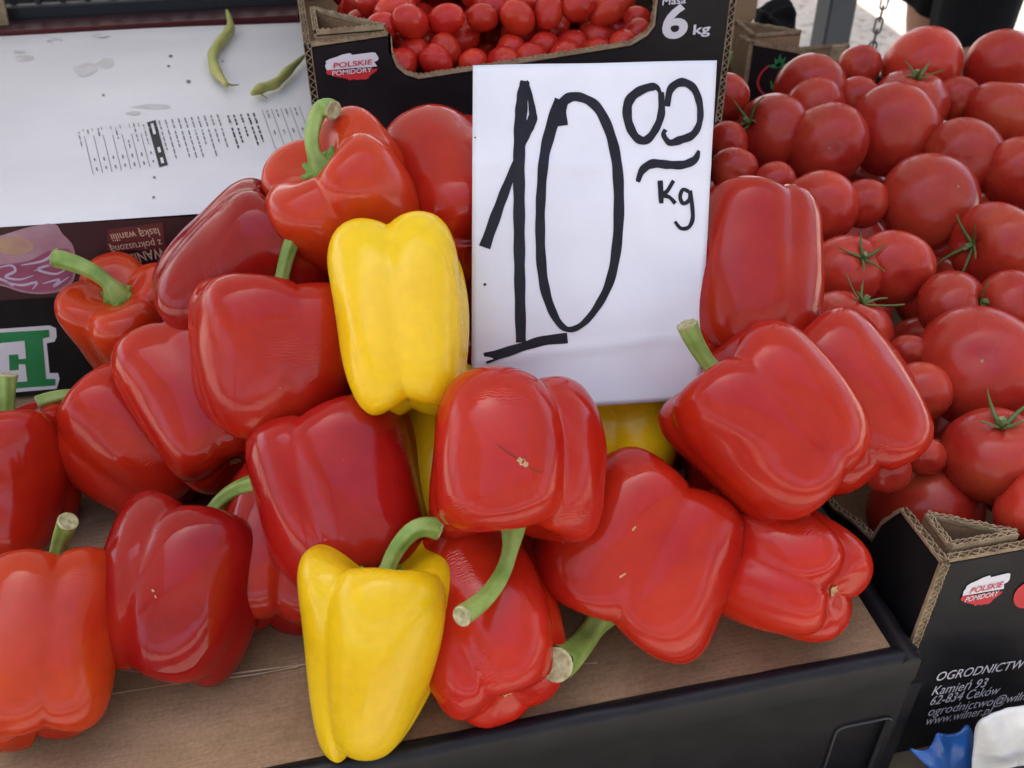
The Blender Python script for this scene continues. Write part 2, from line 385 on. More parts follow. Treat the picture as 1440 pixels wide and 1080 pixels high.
# ------------------------------------------------------------------ pepper tray
XR, YF = .307, .333
tr = thing('pepper_tray', 'wide shallow black cardboard tray lined with brown board holding the peppers', 'tray', (-.1, .5, TZ))
def tray():
    x0 = -.62; y1 = .735
    # lining sheet with two faint creases
    NX, NY = 60, 30; v = []; f = []
    for j in range(NY+1):
        for i in range(NX+1):
            a = x0+.01+(XR-x0-.01)*i/NX; b = YF+(y1-YF)*j/NY
            v.append((a, b, .0006*math.sin(a*31+b*9)+.0005*math.sin(b*47)-.0015))
    for j in range(NY):
        for i in range(NX): k = j*(NX+1)+i; f.append((k, k+1, k+NX+2, k+NX+1))
    obj('lining_sheet', mesh('lining_sheet', v, f, True, ('kraft',)), tr)
    for pts in ([(455, 977), (560, 960), (640, 948), (840, 933)], [(150, 940), (300, 955), (420, 938)], [(150, 978), (250, 962), (330, 948), (430, 935)]):
        w = [1.2]*len(pts)
        strokedecal('crease', smoothpath(pts, 5), [1.6+.9*math.sin(i*1.3) for i in range(5*(len(pts)-1)+1)], lambda x, y: pz(x, y, .0), (0, 0, 1), .0006, 'creaseline', tr)
    # rim frame: rounded fold
    def rim(name, a, b, inward):
        a = Vector(a); b = Vector(b); inn = Vector(inward); n = 40; prof = [(0.0, -.004), (.002, .001), (.005, .0030), (.009, .0035), (.0125, .0015), (.0135, -.002), (.0138, -.02)]
        v = []; f = []
        for i in range(n+1):
            p = a+(b-a)*(i/n); wv = .0006*math.sin(i*.9)+.0004*math.sin(i*2.3)
            for (o, z) in prof: v.append(p - inn*o + Vector((0, 0, z+wv)))
        k = len(prof)
        for i in range(n):
            for j in range(k-1): f.append((i*k+j, i*k+j+1, (i+1)*k+j+1, (i+1)*k+j))
        me = mesh(name, v, f, True, ('black',)); bm = bmesh.new(); bm.from_mesh(me); bmesh.ops.recalc_face_normals(bm, faces=bm.faces[:]); bm.to_mesh(me); bm.free()
        obj(name, me, tr)
    rim('front_rim', (x0, YF, 0), (XR+.0135, YF, 0), (0, 1, 0)); rim('side_rim', (XR, YF-.0135, 0), (XR, y1, 0), (-1, 0, 0))
    # front wall with hand hole
    yw = YF-.0145
    c0 = pY(1178, 1022, yw); c1 = pY(1256, 1010, yw)
    hx0, hx1, hz = c0.x, c1.x, (c0.z+c1.z)/2
    hole = []
    for (cx, cy, a0) in ((hx1-.006, hz-.006, 0), (hx0+.006, hz-.006, 90)):
        for k in range(7): a = R(a0+15*k); hole.append((cx+.006*math.cos(a), cy+.006*math.sin(a)))
    hole += [(hx0, hz-.075), (hx1, hz-.075)]
    z1 = -.0165
    me = plate('front_wall', [[(x0, TZ), (XR+.0125, TZ), (XR+.0125, z1), (x0, z1)], hole], .004, ('black', 'kraft', 'blackedge'))
    obj('front_wall', me, tr, frame(Vector((0, yw+.0012, 0)), (1, 0, 0), (0, 0, 1)))
    obj('hole_backing', boxmesh('hole_backing', (hx0-.02, yw+.008, hz-.09), (hx1+.02, yw+.01, hz+.02), 'black'), tr)
    hp = [Vector((x, yw-.0002, z)) for x, z in hole]
    obj('hand_hole_edge', tube('hand_hole_edge', hp[2:14]+[hp[14]], [.0008]*13, 'blackedge', 6)[0], tr)
    obj('side_wall', boxmesh('side_wall', (XR+.0085, YF-.009, TZ), (XR+.0125, y1, -.0165), 'black'), tr)
    obj('tray_base', boxmesh('tray_base', (x0, YF+.001, TZ+.001), (XR+.007, y1, -.006), 'kraft'), tr)
tray()

# ------------------------------------------------------------------ corner post shared by the tomato cartons
def poland(o, x, z, nrm, W, Hh, parent):
    """the sticker-like print: a map outline, white above and red below, two words"""
    out = [(.0,.62),(.03,.70),(.02,.78),(.10,.85),(.22,.90),(.34,.97),(.46,1.0),(.50,.985),(.51,.93),(.60,.935),(.75,.95),(.90,.96),(.955,.93),(.98,.83),(1.0,.74),(.985,.66),(.91,.61),(.93,.55),(.96,.44)]
    low = [(.96,.44),(.965,.36),(.94,.28),(.87,.20),(.80,.12),(.775,.03),(.72,.0),(.64,.02),(.55,.01),(.49,.05),(.42,.02),(.38,.08),(.30,.13),(.22,.17),(.16,.20),(.10,.27),(.03,.30),(.0,.38),(.02,.46)]
    pt = lambda p, off: o + x*(p[0]*W) + z*(p[1]*Hh) + nrm*off
    root = decal('map_emblem', [pt(p, 0) for p in out+[(.02, .46)]], nrm, .0007, 'wprint', parent)
    decal('red_half', [pt(p, 0) for p in [(.02, .46), (.96, .44)][::-1]+low[1:-1]+[(.02, .46)]][1:], nrm, .0008, 'rprint', root)
    text('POLSKIE', pt((.15, .52), 0), pt((.88, .545), 0), nrm, Hh*.185, 'rprint', root, .012, .12, off=.0013)
    text('POMIDORY', pt((.11, .25), 0), pt((.86, .275), 0), nrm, Hh*.17, 'wprint', root, .010, .12, off=.0013)
def corner_post(o, ex, ey, leg, z0, z1, parent, t=.004):
    """triangular corrugated corner column: walls along ex and ey plus the diagonal"""
    o = Vector(o); ex = Vector(ex); ey = Vector(ey); up = Vector((0, 0, 1))
    A, B, Cc = o, o+ex*leg[0], o+ey*leg[1]
    post = None
    for a, b in ((A, B), (B, Cc), (Cc, A)):
        d = (b-a); L = d.length; n = d.normalized().cross(up)
        me = plate('corner_post_wall', [[(0, 0), (L, 0), (L, z1-z0), (0, z1-z0)]], t, ('kraft', 'kraft', 'kraftlight'))
        m = frame(Vector((a.x, a.y, z0)) + n*t/2, d, up)
        post = obj('corner_post' , me, parent, m)
        aa = Vector((a.x, a.y, z1)); bb = Vector((b.x, b.y, z1))
        fluted([aa, bb], n, t, (0, 0, 1), parent, .003, .0055)
    return post

# ------------------------------------------------------------------ right: tomato carton
TX, TY, TT = .325, .337, .066
tbx = thing('tomato_carton', 'black printed corrugated carton with address lettering heaped with big tomatoes', 'carton', (.55, .6, TZ))
BY = .97
BX = .80
def tomato_carton():
    up = Vector((0, 0, 1)); z0 = TZ
    prof = [(TY, z0), (TY, TT), (.383, TT-.002)] + [(p.y, p.z) for p in (pX(1240, 738, TX), pX(1226, 762, TX))] + [(.425, .012), (.45, 0), (.86, 0), (.89, .03), (.90, TT), (BY, TT), (BY, z0)]
    me = plate('side_wall', [[(y, z) for y, z in prof][::-1]], .005, ('kraft', 'black', 'kraftlight'))
    obj('side_wall', me, tbx, frame(Vector((TX+.005, 0, 0)), (0, 1, 0), (0, 0, 1)))
    fluted([Vector((TX+.0025, y, z)) for y, z in prof[1:9]], (1, 0, 0), .005, (0, 0, 1), tbx, .0025)
    fr = [(TX+.0052, z0), (BX, z0), (BX, TT), (.62, TT), (.60, .04), (.44, .04), (.42, TT), (TX+.0052, TT)]
    me = plate('front_wall', [fr], .005, ('black', 'kraft', 'kraftlight'))
    obj('front_wall', me, tbx, frame(Vector((0, TY, 0)), (1, 0, 0), (0, 0, 1)))
    fluted([Vector((x, TY+.0025, z)) for x, z in fr[2:]], (0, 1, 0), .005, (0, 0, 1), tbx, .0022)
    fluted([Vector((TX+.0026, TY+.0005, TT)), Vector((TX+.0026, TY+.0005, z0))], (1, 0, 0), .006, (0, -1, 0), tbx, .0016, .006)
    obj('back_wall', boxmesh('back_wall', (TX+.0055, BY-.005, z0), (BX, BY, TT-.02), 'kraft'), tbx)
    obj('side_wall', boxmesh('side_wall', (BX-.005, TY+.0055, z0), (BX-.0002, BY-.0055, TT-.02), 'kraft'), tbx)
    obj('base', boxmesh('base', (TX+.0055, TY+.0055, z0), (BX-.0055, BY-.0055, z0+.005), 'kraft'), tbx)
    corner_post((TX+.0105, TY+.009, 0), (1, 0, 0), (0, 1, 0), (.044, .026), z0+.006, TT+.003, tbx)
    n = Vector((0, -1, 0)); q = lambda x, y: pY(x, y, TY)
    a, b = q(1343, 858), q(1415, 805)
    poland(Vector((a.x, TY, a.z+.001)), Vector((1, 0, 0)), up, n, b.x-a.x+.004, (b.z-a.z)*1.0, tbx)
    for s, A, B, h, bold in (('OGRODNICTWO WILNER', (1314, 957), (1516, 926), 11, .006), ('Kamień 93', (1309, 977), (1384, 965), 11.5, 0), ('62-834 Ceków', (1306, 991), (1402, 975), 11.5, 0),
                       ('ogrodnictwo@wilner.pl', (1303, 1006), (1470, 978), 11, 0), ('www.wilner.pl', (1299, 1019), (1391, 1003), 11, 0)):
        p0, p1 = q(*A), q(*B); hh = (q(A[0], A[1]-h)-p0).length
        text(s, p0, p1, n, hh, 'wprint', tbx, bold, .0)
    # printed tomato picture running off to the right of the emblem
    c = q(1459, 830); ol = [(c.x+.017*math.cos(a)*(1+.05*math.sin(3*a)), c.z+.016*math.sin(a)) for a in [2*math.pi*k/28 for k in range(28)]]
    decal('tomato_picture', [Vector((x, TY, z)) for x, z in ol][::-1], n, .0007, 'rprint', tbx)
tomato_carton()

# ------------------------------------------------------------------ behind the sign: cherry tomato carton
CY = .745
chb = thing('plum_tomato_carton', 'black corrugated carton marked 6 kg full of small plum tomatoes', 'carton', (.16, .95, .0))
def cherry_carton():
    n = Vector((0, -1, 0)); up = Vector((0, 0, 1)); q = lambda x, y: pY(x, y, CY)
    tl = q(438, 66); x0 = tl.x; x1 = q(1021, 40).x; zb = .1695
    P = [q(*p) for p in ((438, 66), (549, 50), (551, 78), (558, 95), (570, 105), (589, 111), (700, 94), (800, 78), (887, 64), (911, 50), (921, 36), (924, 10))]
    zr = .285
    top = [(p.x, p.z) for p in P] + [(P[-1].x+.001, zr), (x1, zr)]
    me = plate('front_wall', [[(x0, zb)] + [(x1, zb)] + top[::-1]], .005, ('black', 'kraft', 'kraftlight'))
    obj('front_wall', me, chb, frame(Vector((0, CY, 0)), (1, 0, 0), (0, 0, 1)))
    fluted([Vector((x, CY+.0025, z)) for x, z in top], (0, 1, 0), .005, (0, 0, 1), chb, .0022)
    zt = tl.z
    yb = CY+.40
    obj('side_wall', boxmesh('side_wall', (x0-.0055, CY+.0005, zb), (x0-.0003, yb, zt), 'black'), chb)
    fluted([Vector((x0-.003, CY, zt)), Vector((x0-.003, yb, zt))], (1, 0, 0), .005, (0, 0, 1), chb, .0025)
    fluted([Vector((x0-.003, CY+.001, zt)), Vector((x0-.003, CY+.001, zb))], (1, 0, 0), .0055, (0, -1, 0), chb, .0016, .006)
    obj('side_wall', boxmesh('side_wall', (x1+.0003, CY+.0005, zb), (x1+.0055, yb, zr), 'black'), chb)
    fluted([Vector((x1+.003, CY+.001, zr)), Vector((x1+.003, CY+.001, zb))], (1, 0, 0), .0055, (0, -1, 0), chb, .0016, .006)
    obj('back_wall', boxmesh('back_wall', (x0, yb, zb), (x1, yb+.005, zt), 'kraft'), chb)
    obj('base', boxmesh('base', (x0, CY+.0055, zb), (x1, yb-.0005, zb+.005), 'kraft'), chb)
    corner_post((x0+.005, CY+.009, 0), (1, 0, 0), (0, 1, 0), (.050, .055), zb+.006, zt+.006, chb)
    corner_post((x1-.005, CY+.009, 0), (0, 1, 0), (-1, 0, 0), (.055, .046), zb+.006, zr-.004, chb)
    a, b = q(460, 116), q(531, 68)
    poland(Vector((a.x, CY, a.z)), Vector((1, 0, 0)), up, n, b.x-a.x, (b.z-a.z)*.93, chb)
    text('6', q(930, 54), q(966, 50), n, (q(930, 10)-q(930, 54)).length, 'wprint', chb, .03)
    text('kg', q(974, 48), q(998, 46), n, .0075, 'wprint', chb, .02)
    text('Masa', q(931, 7), q(964, 4), n, .0055, 'wprint', chb, .012)
    # the hidden carton it stands on
    cc = tag(obj('support_carton', boxmesh('support_carton', (x0+.125, CY+.012, TZ), (x1, CY+.40, zb-.0005), 'black', .004)), 'plain black carton standing under the plum tomato carton', 'carton')
    return x0, x1
CX0, CX1 = cherry_carton()

# ------------------------------------------------------------------ left: white carton on the green lettered carton
CART_Z = .167
ca = R(-6); CE = Vector((math.cos(ca), math.sin(ca), 0)); CN = Vector((-math.sin(ca), math.cos(ca), 0))
CP = Vector((-.16, .695, 0))
def build_white_carton():
    root = thing('upturned_dessert_carton', 'upturned dark maroon carton with white printed bottom beside the plum tomato carton', 'carton', (-.2, .9, .10))
    u0, u1, d = -.40, .215, .43; zb = .101
    P = lambda u, vv, z: CP + CE*u + CN*vv + Vector((0, 0, z))
    NX, NY = 60, 44; v = []; f = []
    def zz(a, b):
        z = .0007*math.sin(a*17+b*5)+.0006*math.sin(b*21+1)
        for c, hgt in ((.045, .0016), (.155, .0020), (.40, .0012)): z += hgt*math.exp(-((b-c-.05*a)/.004)**2)
        return z
    for j in range(NY+1):
        for i in range(NX+1):
            a = u0+(u1-u0)*i/NX; b = d*j/NY; z = zz(a, b)
            edge = min(b, d-b, a-u0, u1-a); z -= .002*max(0, 1-edge/.008)**2
            v.append(P(a, b, CART_Z-.0016+z))
    for j in range(NY):
        for i in range(NX): k = j*(NX+1)+i; f.append((k, k+1, k+NX+2, k+NX+1))
    obj('white_panel', mesh('white_panel', v, f, True, ('white',)), root)
    v, f = box_vf((u0, 0.0008, zb), (u1, d, CART_Z-.0045)); obj('maroon_body', mesh('maroon_body', [P(a, b, c) for a, b, c in v], f, mats=('maroon',)), root)
    top = Vector((0, 0, 1)); off = .0005
    def g(x, y):
        p = pz(x, y, CART_Z); a = (p-CP).dot(CE); b = (p-CP).dot(CN); p.z = CART_Z-.0016+zz(a, b); return p
    def patch(name, pts, off, m):
        c = sum(pts, Vector())/len(pts); v = [g2+Vector((0, 0, off)) for g2 in pts]+[c+Vector((0, 0, off))]; n_ = len(pts)
        return obj(name, mesh(name, v, [(k, (k+1) % n_, n_) for k in range(n_)], mats=(m,)), root)
    # nutrition table: slanted rows between the upper and the lower guide line, grey rules and tiny lines of print
    U = lambda s: (104+s*(430-104), 180+s*(146-180))      # upper guide
    Lw = lambda s: (119+s*(452-119), 245+s*(204-245))     # lower guide
    def at(s, t): a, b = U(s), Lw(s); return (a[0]+(b[0]-a[0])*t, a[1]+(b[1]-a[1])*t)
    def line(name, s0, t0, s1, t1, wd, m='greyprint', lift=0):
        strokedecal(name, [at(s0+(s1-s0)*k/4, t0+(t1-t0)*k/4) for k in range(5)], [wd]*5, g, top, off+lift, m, root)
    for s in (.035, .075, .115, .155, .195, .235, .275):
        line('table_rule', s, .0, s+.0, 1, 1.0)
    for s in (.81, .85, .89, .93, .97): line('table_rule', s, .0, s, 1, .8)
    def dashes(s, t0, t1, wd, m='greyprint'):
        t = t0
        while t < t1:
            L = random.uniform(.05, .14); line('print_dash', s, t, s, min(t+L, t1), wd, m); t += L+.03
    for s, t0, t1, wd in ((.015, .05, .4, 1.6), (.055, .02, .15, 2), (.10, .02, .2, 2), (.175, .05, .3, 1.8), (.215, .35, .55, 1.8), (.255, .0, .4, 1.8), (.295, .05, .5, 1.6)): dashes(s, t0, t1, wd)
    for s in (.055, .095, .135, .175, .215, .255, .295): dashes(s, .66, .74, 2.2); dashes(s, .86, .94, 2.2)
    for k in range(10): dashes(.365+.028*k, .0, random.uniform(.6, 1.0), 1.9)
    for s in (.66, .685, .715, .745, .77): dashes(s, .05, random.uniform(.55, .95), 2.4, 'ink')
    for s in (.83, .87, .91, .95): dashes(s, .02, .2, 2); dashes(s, .5, .6, 2)
    # the black header cell with white words
    strokedecal('table_header', [at(.332, k/16*1.02) for k in range(17)], [12.5]*17, g, top, off+.0001, 'ink', root)
    for t0, t1 in ((.06, .30), (.60, .72), (.84, .97)): line('header_word', .332, t0, .332, t1, 4.0, 'white', .0004)
    for (x, y, rx, ry) in ((120, 97, 17, 9), (149, 88, 12, 6), (33, 80, 13, 5), (26, 71, 8, 3), (78, 56, 11, 4), (141, 49, 13, 3), (215, 148, 26, 3), (188, 157, 10, 2.5)):
        ph = random.random()*6
        patch('damp_stain', [g(x+rx*math.cos(a)*(1+.16*math.sin(3*a+ph)+.08*math.sin(7*a)), y+ry*math.sin(a)*(1+.2*math.sin(2*a+ph))) for a in [-2*math.pi*k/26 for k in range(26)]], .0003, 'stain')
    for (x, y, r) in ((240, 79, 2), (237, 93, 1.6), (313, 86, 1.2), (217, 249, 1.6), (216, 277, 1.6), (265, 114, 2.4), (145, 132, 1.4)):
        patch('dirt_speck', [g(x+r*1.4*math.cos(a), y+r*math.sin(a)) for a in [-2*math.pi*k/8 for k in range(8)]], off, 'greyprint')
    # printed front
    n = -CN; q = lambda x, y: pplane(x, y, CP + CN*.0008, n)
    tx = lambda s, A, B, h, b: text(s, q(*A), q(*B), n, (q(A[0], A[1]+h)-q(*A)).length, 'cream', root, b, 0)
    decal('text_panel', [q(*p) for p in ((152, 322), (229, 312), (234, 352), (150, 352))][::-1], n, .0005, 'maroon2', root)
    tx('laską wanilii', (222, 320), (155, 329), 11, .0); tx('z pokruszoną', (226, 336), (154, 346), 10, .0)
    tx('WANILIOWYM', (229, 348), (128, 368), 13, .012); tx('z na', (236, 368), (217, 371), 7, .0)
    # picture: slice of layered iced dessert
    sl_ = [(-60, 345), (0, 331), (40, 319), (76, 314), (88, 328), (103, 345), (107, 372), (103, 395), (88, 408), (60, 413), (30, 410), (0, 401), (-60, 395)]
    pic = decal('dessert_picture', [q(*p) for p in smoothpath(sl_, 4, True)][::-1], n, .0006, 'mauve', root)
    decal('ochre_centre', [q(20+28*math.cos(a), 345+13*math.sin(a)) for a in [-2*math.pi*k/24 for k in range(24)]][::-1], n, .0008, 'ochre', pic)
    bl = [(-60, 380), (0, 372), (40, 366), (70, 352), (98, 350), (104, 372), (100, 392), (84, 405), (58, 410), (30, 407), (0, 398), (-60, 392)]
    decal('berry_layer', [q(*p) for p in smoothpath(bl, 4, True)][::-1], n, .0008, 'berry', pic)
    for pts in ([(-10, 378), (15, 372), (22, 380), (8, 388), (28, 392), (48, 386)], [(30, 372), (60, 366), (78, 356), (96, 354)], [(48, 380), (70, 372), (54, 378), (80, 384), (100, 372)], [(5, 394), (30, 400), (52, 396), (46, 406)], [(60, 398), (84, 392), (76, 402), (98, 388)], [(-10, 388), (8, 394), (20, 402)]):
        pp = smoothpath(pts, 6); strokedecal('icing_swirl', pp, [3.2*math.sin(math.pi*(i+.6)/(len(pp)+.2))+.6 for i in range(len(pp))], q, n, .0011, 'lilac', pic)
    for pts in ([(236, 352), (246, 345), (258, 344), (264, 350), (252, 357), (240, 357)], [(253, 338), (258, 322), (266, 328), (272, 336), (264, 342)], [(268, 340), (280, 330), (284, 336), (276, 346)]):
        decal('flower_petal', [q(*p) for p in smoothpath(pts, 4, True)][::-1], n, .0006, 'lilac', root)
build_white_carton()
def build_lettered_carton():
    root = thing('lettered_carton', 'black carton with green slab letter supporting the upturned maroon carton', 'carton', (-.25, .9, TZ))
    a = R(-4); ex = Vector((math.cos(a), math.sin(a), 0)); ey = Vector((-math.sin(a), math.cos(a), 0)); o = Vector((-.26, .7155, 0))
    v, f = box_vf((-.3, 0, -.0), (.245, .42, .0985)); me = mesh('carton_body', [o+ex*p[0]+ey*p[1]+Vector((0, 0, p[2])) for p in v], f, mats=('black',))
    bm = bmesh.new(); bm.from_mesh(me); bmesh.ops.bevel(bm, geom=bm.edges[:], offset=.003, segments=2, affect='EDGES'); bm.to_mesh(me); bm.free()
    obj('carton_body', me, root)
    v, f = box_vf((-.3, .03, TZ), (.245, .42, -.001)); obj('lower_body', mesh('lower_body', [o+ex*p[0]+ey*p[1]+Vector((0, 0, p[2])) for p in v], f, mats=('black',)), root)
    n = -ey; q = lambda x, y: pplane(x, y, o, n)
    out = [(-70, 470), (0, 462), (70, 457), (79, 461), (80, 473), (77, 480), (66, 482), (70, 524), (82, 524), (84, 532), (80, 546), (0, 553), (-70, 560)]
    W = decal('letter_outline', [q(*p) for p in out][::-1], n, .0006, 'wprint', root)
    gr = [(-68, 476), (0, 467), (69, 463), (70, 473), (60, 475), (65, 532), (78, 532), (78, 541), (0, 547), (-68, 553)]
    decal('green_letter', [q(*p) for p in gr][::-1], n, .0009, 'gprint', W)
    for pts in ([(5, 481), (35, 478), (37, 503), (27, 504), (26, 497), (13, 498), (14, 520), (27, 519), (27, 511), (36, 511), (39, 535), (-40, 541), (-40, 520), (-2, 516), (-4, 497), (-40, 500), (-40, 486)],):
        decal('letter_counter', [q(*p) for p in pts][::-1], n, .0012, 'wprint', W)
build_lettered_carton()

# ------------------------------------------------------------------ beans on the white carton
def bean(label, pts, rad, tip):
    P = [pz(x, y, CART_Z+.0065) for x, y in smoothpath(pts, 6)]; n = len(P)
    rr = [rad*min(1, .25+3.2*i/n)*min(1, .35+4*(n-1-i)/n)*(1+.07*math.sin(i*1.1)) for i in range(n)]
    root = thing('green_bean', label, 'bean', P[n//2])
    obj('pod', tube('pod', P, rr, 'bean', 10)[0], root)
    T = [pz(x, y, CART_Z+.004) for x, y in tip]
    obj('stalk', tube('stalk', T, [.0012, .001, .0005], 'dry', 6)[0], root)
bean('whole yellow green bean lying bent on the white carton', [(319, 14), (324, 38), (313, 55), (300, 75), (303, 98), (319, 120)], .0050, [(318, 117), (326, 120), (336, 119)])
bean('green bean poking from beside the plum tomato carton onto the white board', [(428, 78), (405, 100), (388, 117), (368, 124), (354, 132)], .0046, [(362, 126), (368, 133), (375, 138)])

# ------------------------------------------------------------------ black crate behind the white carton
def build_crate():
    root = thing('plastic_crate', 'black plastic crate with open ribbed side behind the white carton', 'crate', (-.2, 1.3, .0))
    a = R(-4); ex = Vector((math.cos(a), math.sin(a), 0)); ey = Vector((-math.sin(a), math.cos(a), 0)); o = Vector((-.2, 1.19, 0))
    P = lambda p: o+ex*p[0]+ey*p[1]+Vector((0, 0, p[2]))
    def bx(name, c0, c1, m='plastic', par=root):
        v, f = box_vf(c0, c1); me = mesh(name, [P(p) for p in v], f, mats=(m,))
        bm = bmesh.new(); bm.from_mesh(me); bmesh.ops.bevel(bm, geom=bm.edges[:], offset=.0016, segments=1, affect='EDGES'); bm.to_mesh(me); bm.free()
        return obj(name, me, par)
    bx('lower_rail', (-.4, 0, .10), (.235, .012, .176)); bx('middle_rail', (-.4, -.002, .196), (.235, .010, .2035)); bx('upper_rail', (-.4, -.002, .25), (.235, .012, .262))
    for k in range(25): bx('slat', (-.395+k*.026, 0.001, .177), (-.387+k*.026, .009, .195)); bx('slat', (-.395+k*.026, 0.001, .2045), (-.385+k*.026, .009, .249))
    bx('back_wall', (-.4, .30, .10), (.235, .31, .26)); bx('floor_panel', (-.4, .013, .10), (.235, .299, .11))
    bx('end_wall', (.225, .013, .111), (.235, .299, .26)); bx('end_wall', (-.4, .013, .111), (-.39, .299, .26))
    s = tag(obj('crate_stand', boxmesh('crate_stand', (-.55, 1.2+.07, GROUND), (.0, 1.45, .099), 'black', .004)), 'dark carton under the black plastic crate', 'carton')
    pts = [pplane(x, y, o-ey*.02, -ey) for x, y in ((-30, -10), (3, -6), (9, 20), (13, 41), (4, 43), (-30, 46))]
    k = decal('cardboard_scrap', pts[::-1], -ey, 0, 'kraftlight', None); m = k.modifiers.new('thickness', 'SOLIDIFY'); m.thickness = .004
    tag(k, 'torn strip of pale cardboard stuck beside the black plastic crate', 'cardboard')
    mr = thing('maroon_shadow_strip', 'thin maroon strip added as the shadow at the foot of the black crate', 'carton', (-.2, 1.16, .1))  # maroon strip put in for the shadow along the crate's bottom
    v, f = box_vf((-.4, -.045, .10), (.20, -.004, .163)); obj('carton_body', mesh('carton_body', [P(p) for p in v], f, mats=('maroon',)), mr)
    v, f = box_vf((-.4, -.049, .158), (.20, -.046, .166)); obj('shadow_strip_lip', mesh('shadow_strip_lip', [P(p) for p in v], f, mats=('maroon2',)), mr)
build_crate()

# ------------------------------------------------------------------ price card
def sign_point(u, v):
    """u 0..1 left to right, v 0..1 top to bottom"""
    TL, TR_, BR, BL = dep(665, 92, .603), dep(1008, 85, .603), dep(984, 562, .637), dep(663, 581, .637)
    p = (TL*(1-u)+TR_*u)*(1-v) + (BL*(1-u)+BR*u)*v
    n = SIGN_N
    h = .0026*math.sin(2.6*u+1)*math.sin(3.0*v) + .0009*math.sin(9*u+3*v) + .0005*math.sin(17*v+6*u)*math.sin(7*u)
    h += .0011*math.exp(-((v-.845+.05*u)/.012)**2)*(1 if u < .75 else max(0, 1-(u-.75)*6)) + .0008*math.exp(-((v-.27-.03*u)/.02)**2)
    h += .0016*math.exp(-((u-.93)/.05)**2-((v-.80)/.03)**2) - .0010*math.exp(-((u-.15)/.16)**2-((v-.90)/.03)**2)
    return p + n*h
_a, _b, _c = dep(665, 92, .603), dep(1008, 85, .603), dep(663, 581, .637)
SIGN_N = (_b-_a).cross(_c-_a).normalized()
if SIGN_N.dot(CAM-_a) < 0: SIGN_N.negate()
def build_sign():
    root = thing('price_card', 'white card with handwritten 10.00 kg price leaning on the peppers', 'price sign', sign_point(.5, 1))
    NX, NY = 44, 62; v = []; f = []
    for j in range(NY+1):
        for i in range(NX+1): v.append(sign_point(i/NX, j/NY))
    for j in range(NY):
        for i in range(NX): k = j*(NX+1)+i; f.append((k, k+NX+1, k+NX+2, k+1))
    c = obj('card', mesh('card', v, f, True, ('paper',)), root); m = c.modifiers.new('thickness', 'SOLIDIFY'); m.thickness = .0007; m.offset = -1
    def uv(x, y):
        vv = (y-43)/1015; 
        for _ in range(3):
            xl = 32-4*vv; xr = 748-46*vv; u = (x-xl)/(xr-xl); yt = 43-11*u; yb = 1062-40*u; vv = (y-yt)/(yb-yt)
        return u, vv
    def stroke(name, pts, wd, k=8, closed=False):
        pp = smoothpath(pts, k, closed)
        if closed: pp.append(pp[0])
        n = len(pp)
        if isinstance(wd, (int, float)): wd = [wd, wd]
        xs = np.linspace(0, len(wd)-1, n); ww = np.interp(xs, range(len(wd)), wd)
        # subdivide long straight strokes so that they hug the card
        v, f = ribbon(pp, [a*(1+.05*math.sin(i*.9)) for i, a in enumerate(ww)])
        obj(name, mesh(name, [sign_point(*uv(*p))+SIGN_N*.0004 for p in v], f, mats=('ink',)), root)
    stroke('marker_numeral_one', [(185, 88), (178, 130), (172, 200), (168, 300), (168, 420), (169, 560), (171, 700), (174, 845)], [26, 34, 36, 34, 34, 33, 32, 30], 10)
    stroke('marker_numeral_one', [(184, 90), (197, 120), (206, 165), (207, 195), (192, 222), (175, 262), (163, 310), (130, 390), (100, 470), (67, 562)], [20, 15, 20, 28, 34, 28, 22, 27, 31, 33], 8)
    stroke('marker_base_bar', [(68, 893), (110, 880), (180, 858), (240, 840), (311, 832)], [34, 30, 27, 30, 31], 6)
    stroke('marker_numeral_zero', [(296, 213), (292, 160), (315, 134), (355, 135), (400, 165), (437, 240), (456, 330), (461, 440), (455, 560), (436, 660), (400, 735), (355, 790), (312, 806), (278, 775), (248, 700), (234, 610), (230, 500), (233, 400), (242, 300), (262, 220), (290, 140)], [30, 32, 28, 25, 28, 29, 31, 31, 29, 26, 22, 18, 17, 22, 28, 29, 28, 28, 30, 36, 38], 8)
    stroke('marker_small_zero', [(590, 178), (580, 120), (560, 105), (515, 120), (488, 150), (488, 200), (510, 245), (540, 255), (568, 225), (585, 180), (584, 120)], [14, 10, 22, 26, 28, 26, 24, 24, 22, 22, 16], 8)
    stroke('marker_small_zero', [(602, 160), (612, 112), (645, 93), (680, 110), (698, 155), (698, 205), (678, 240), (640, 255), (610, 262), (592, 240), (598, 225)], [16, 22, 24, 22, 20, 18, 22, 24, 18, 14, 12], 8)
    stroke('marker_dash', [(516, 374), (530, 340), (560, 322), (605, 325), (650, 325), (685, 310), (697, 284)], [12, 22, 26, 24, 24, 22, 8], 8)
    stroke('marker_letter_k', [(582, 370), (584, 400), (586, 436)], [15, 17, 13], 6); stroke('marker_letter_k', [(622, 370), (605, 398), (592, 412), (610, 418), (628, 436)], [11, 12, 12, 11, 12], 6)
    stroke('marker_letter_g', [(668, 402), (650, 396), (642, 418), (652, 436), (670, 425), (672, 400), (678, 440), (680, 480), (668, 505), (645, 508), (627, 488)], [11, 11, 12, 12, 12, 12, 12, 13, 12, 11, 8], 6)
    stroke('ink_dot', [(66, 668), (70, 674)], [8, 7], 3); stroke('ink_dot', [(38, 244), (40, 248)], [4, 4], 3)
build_sign()

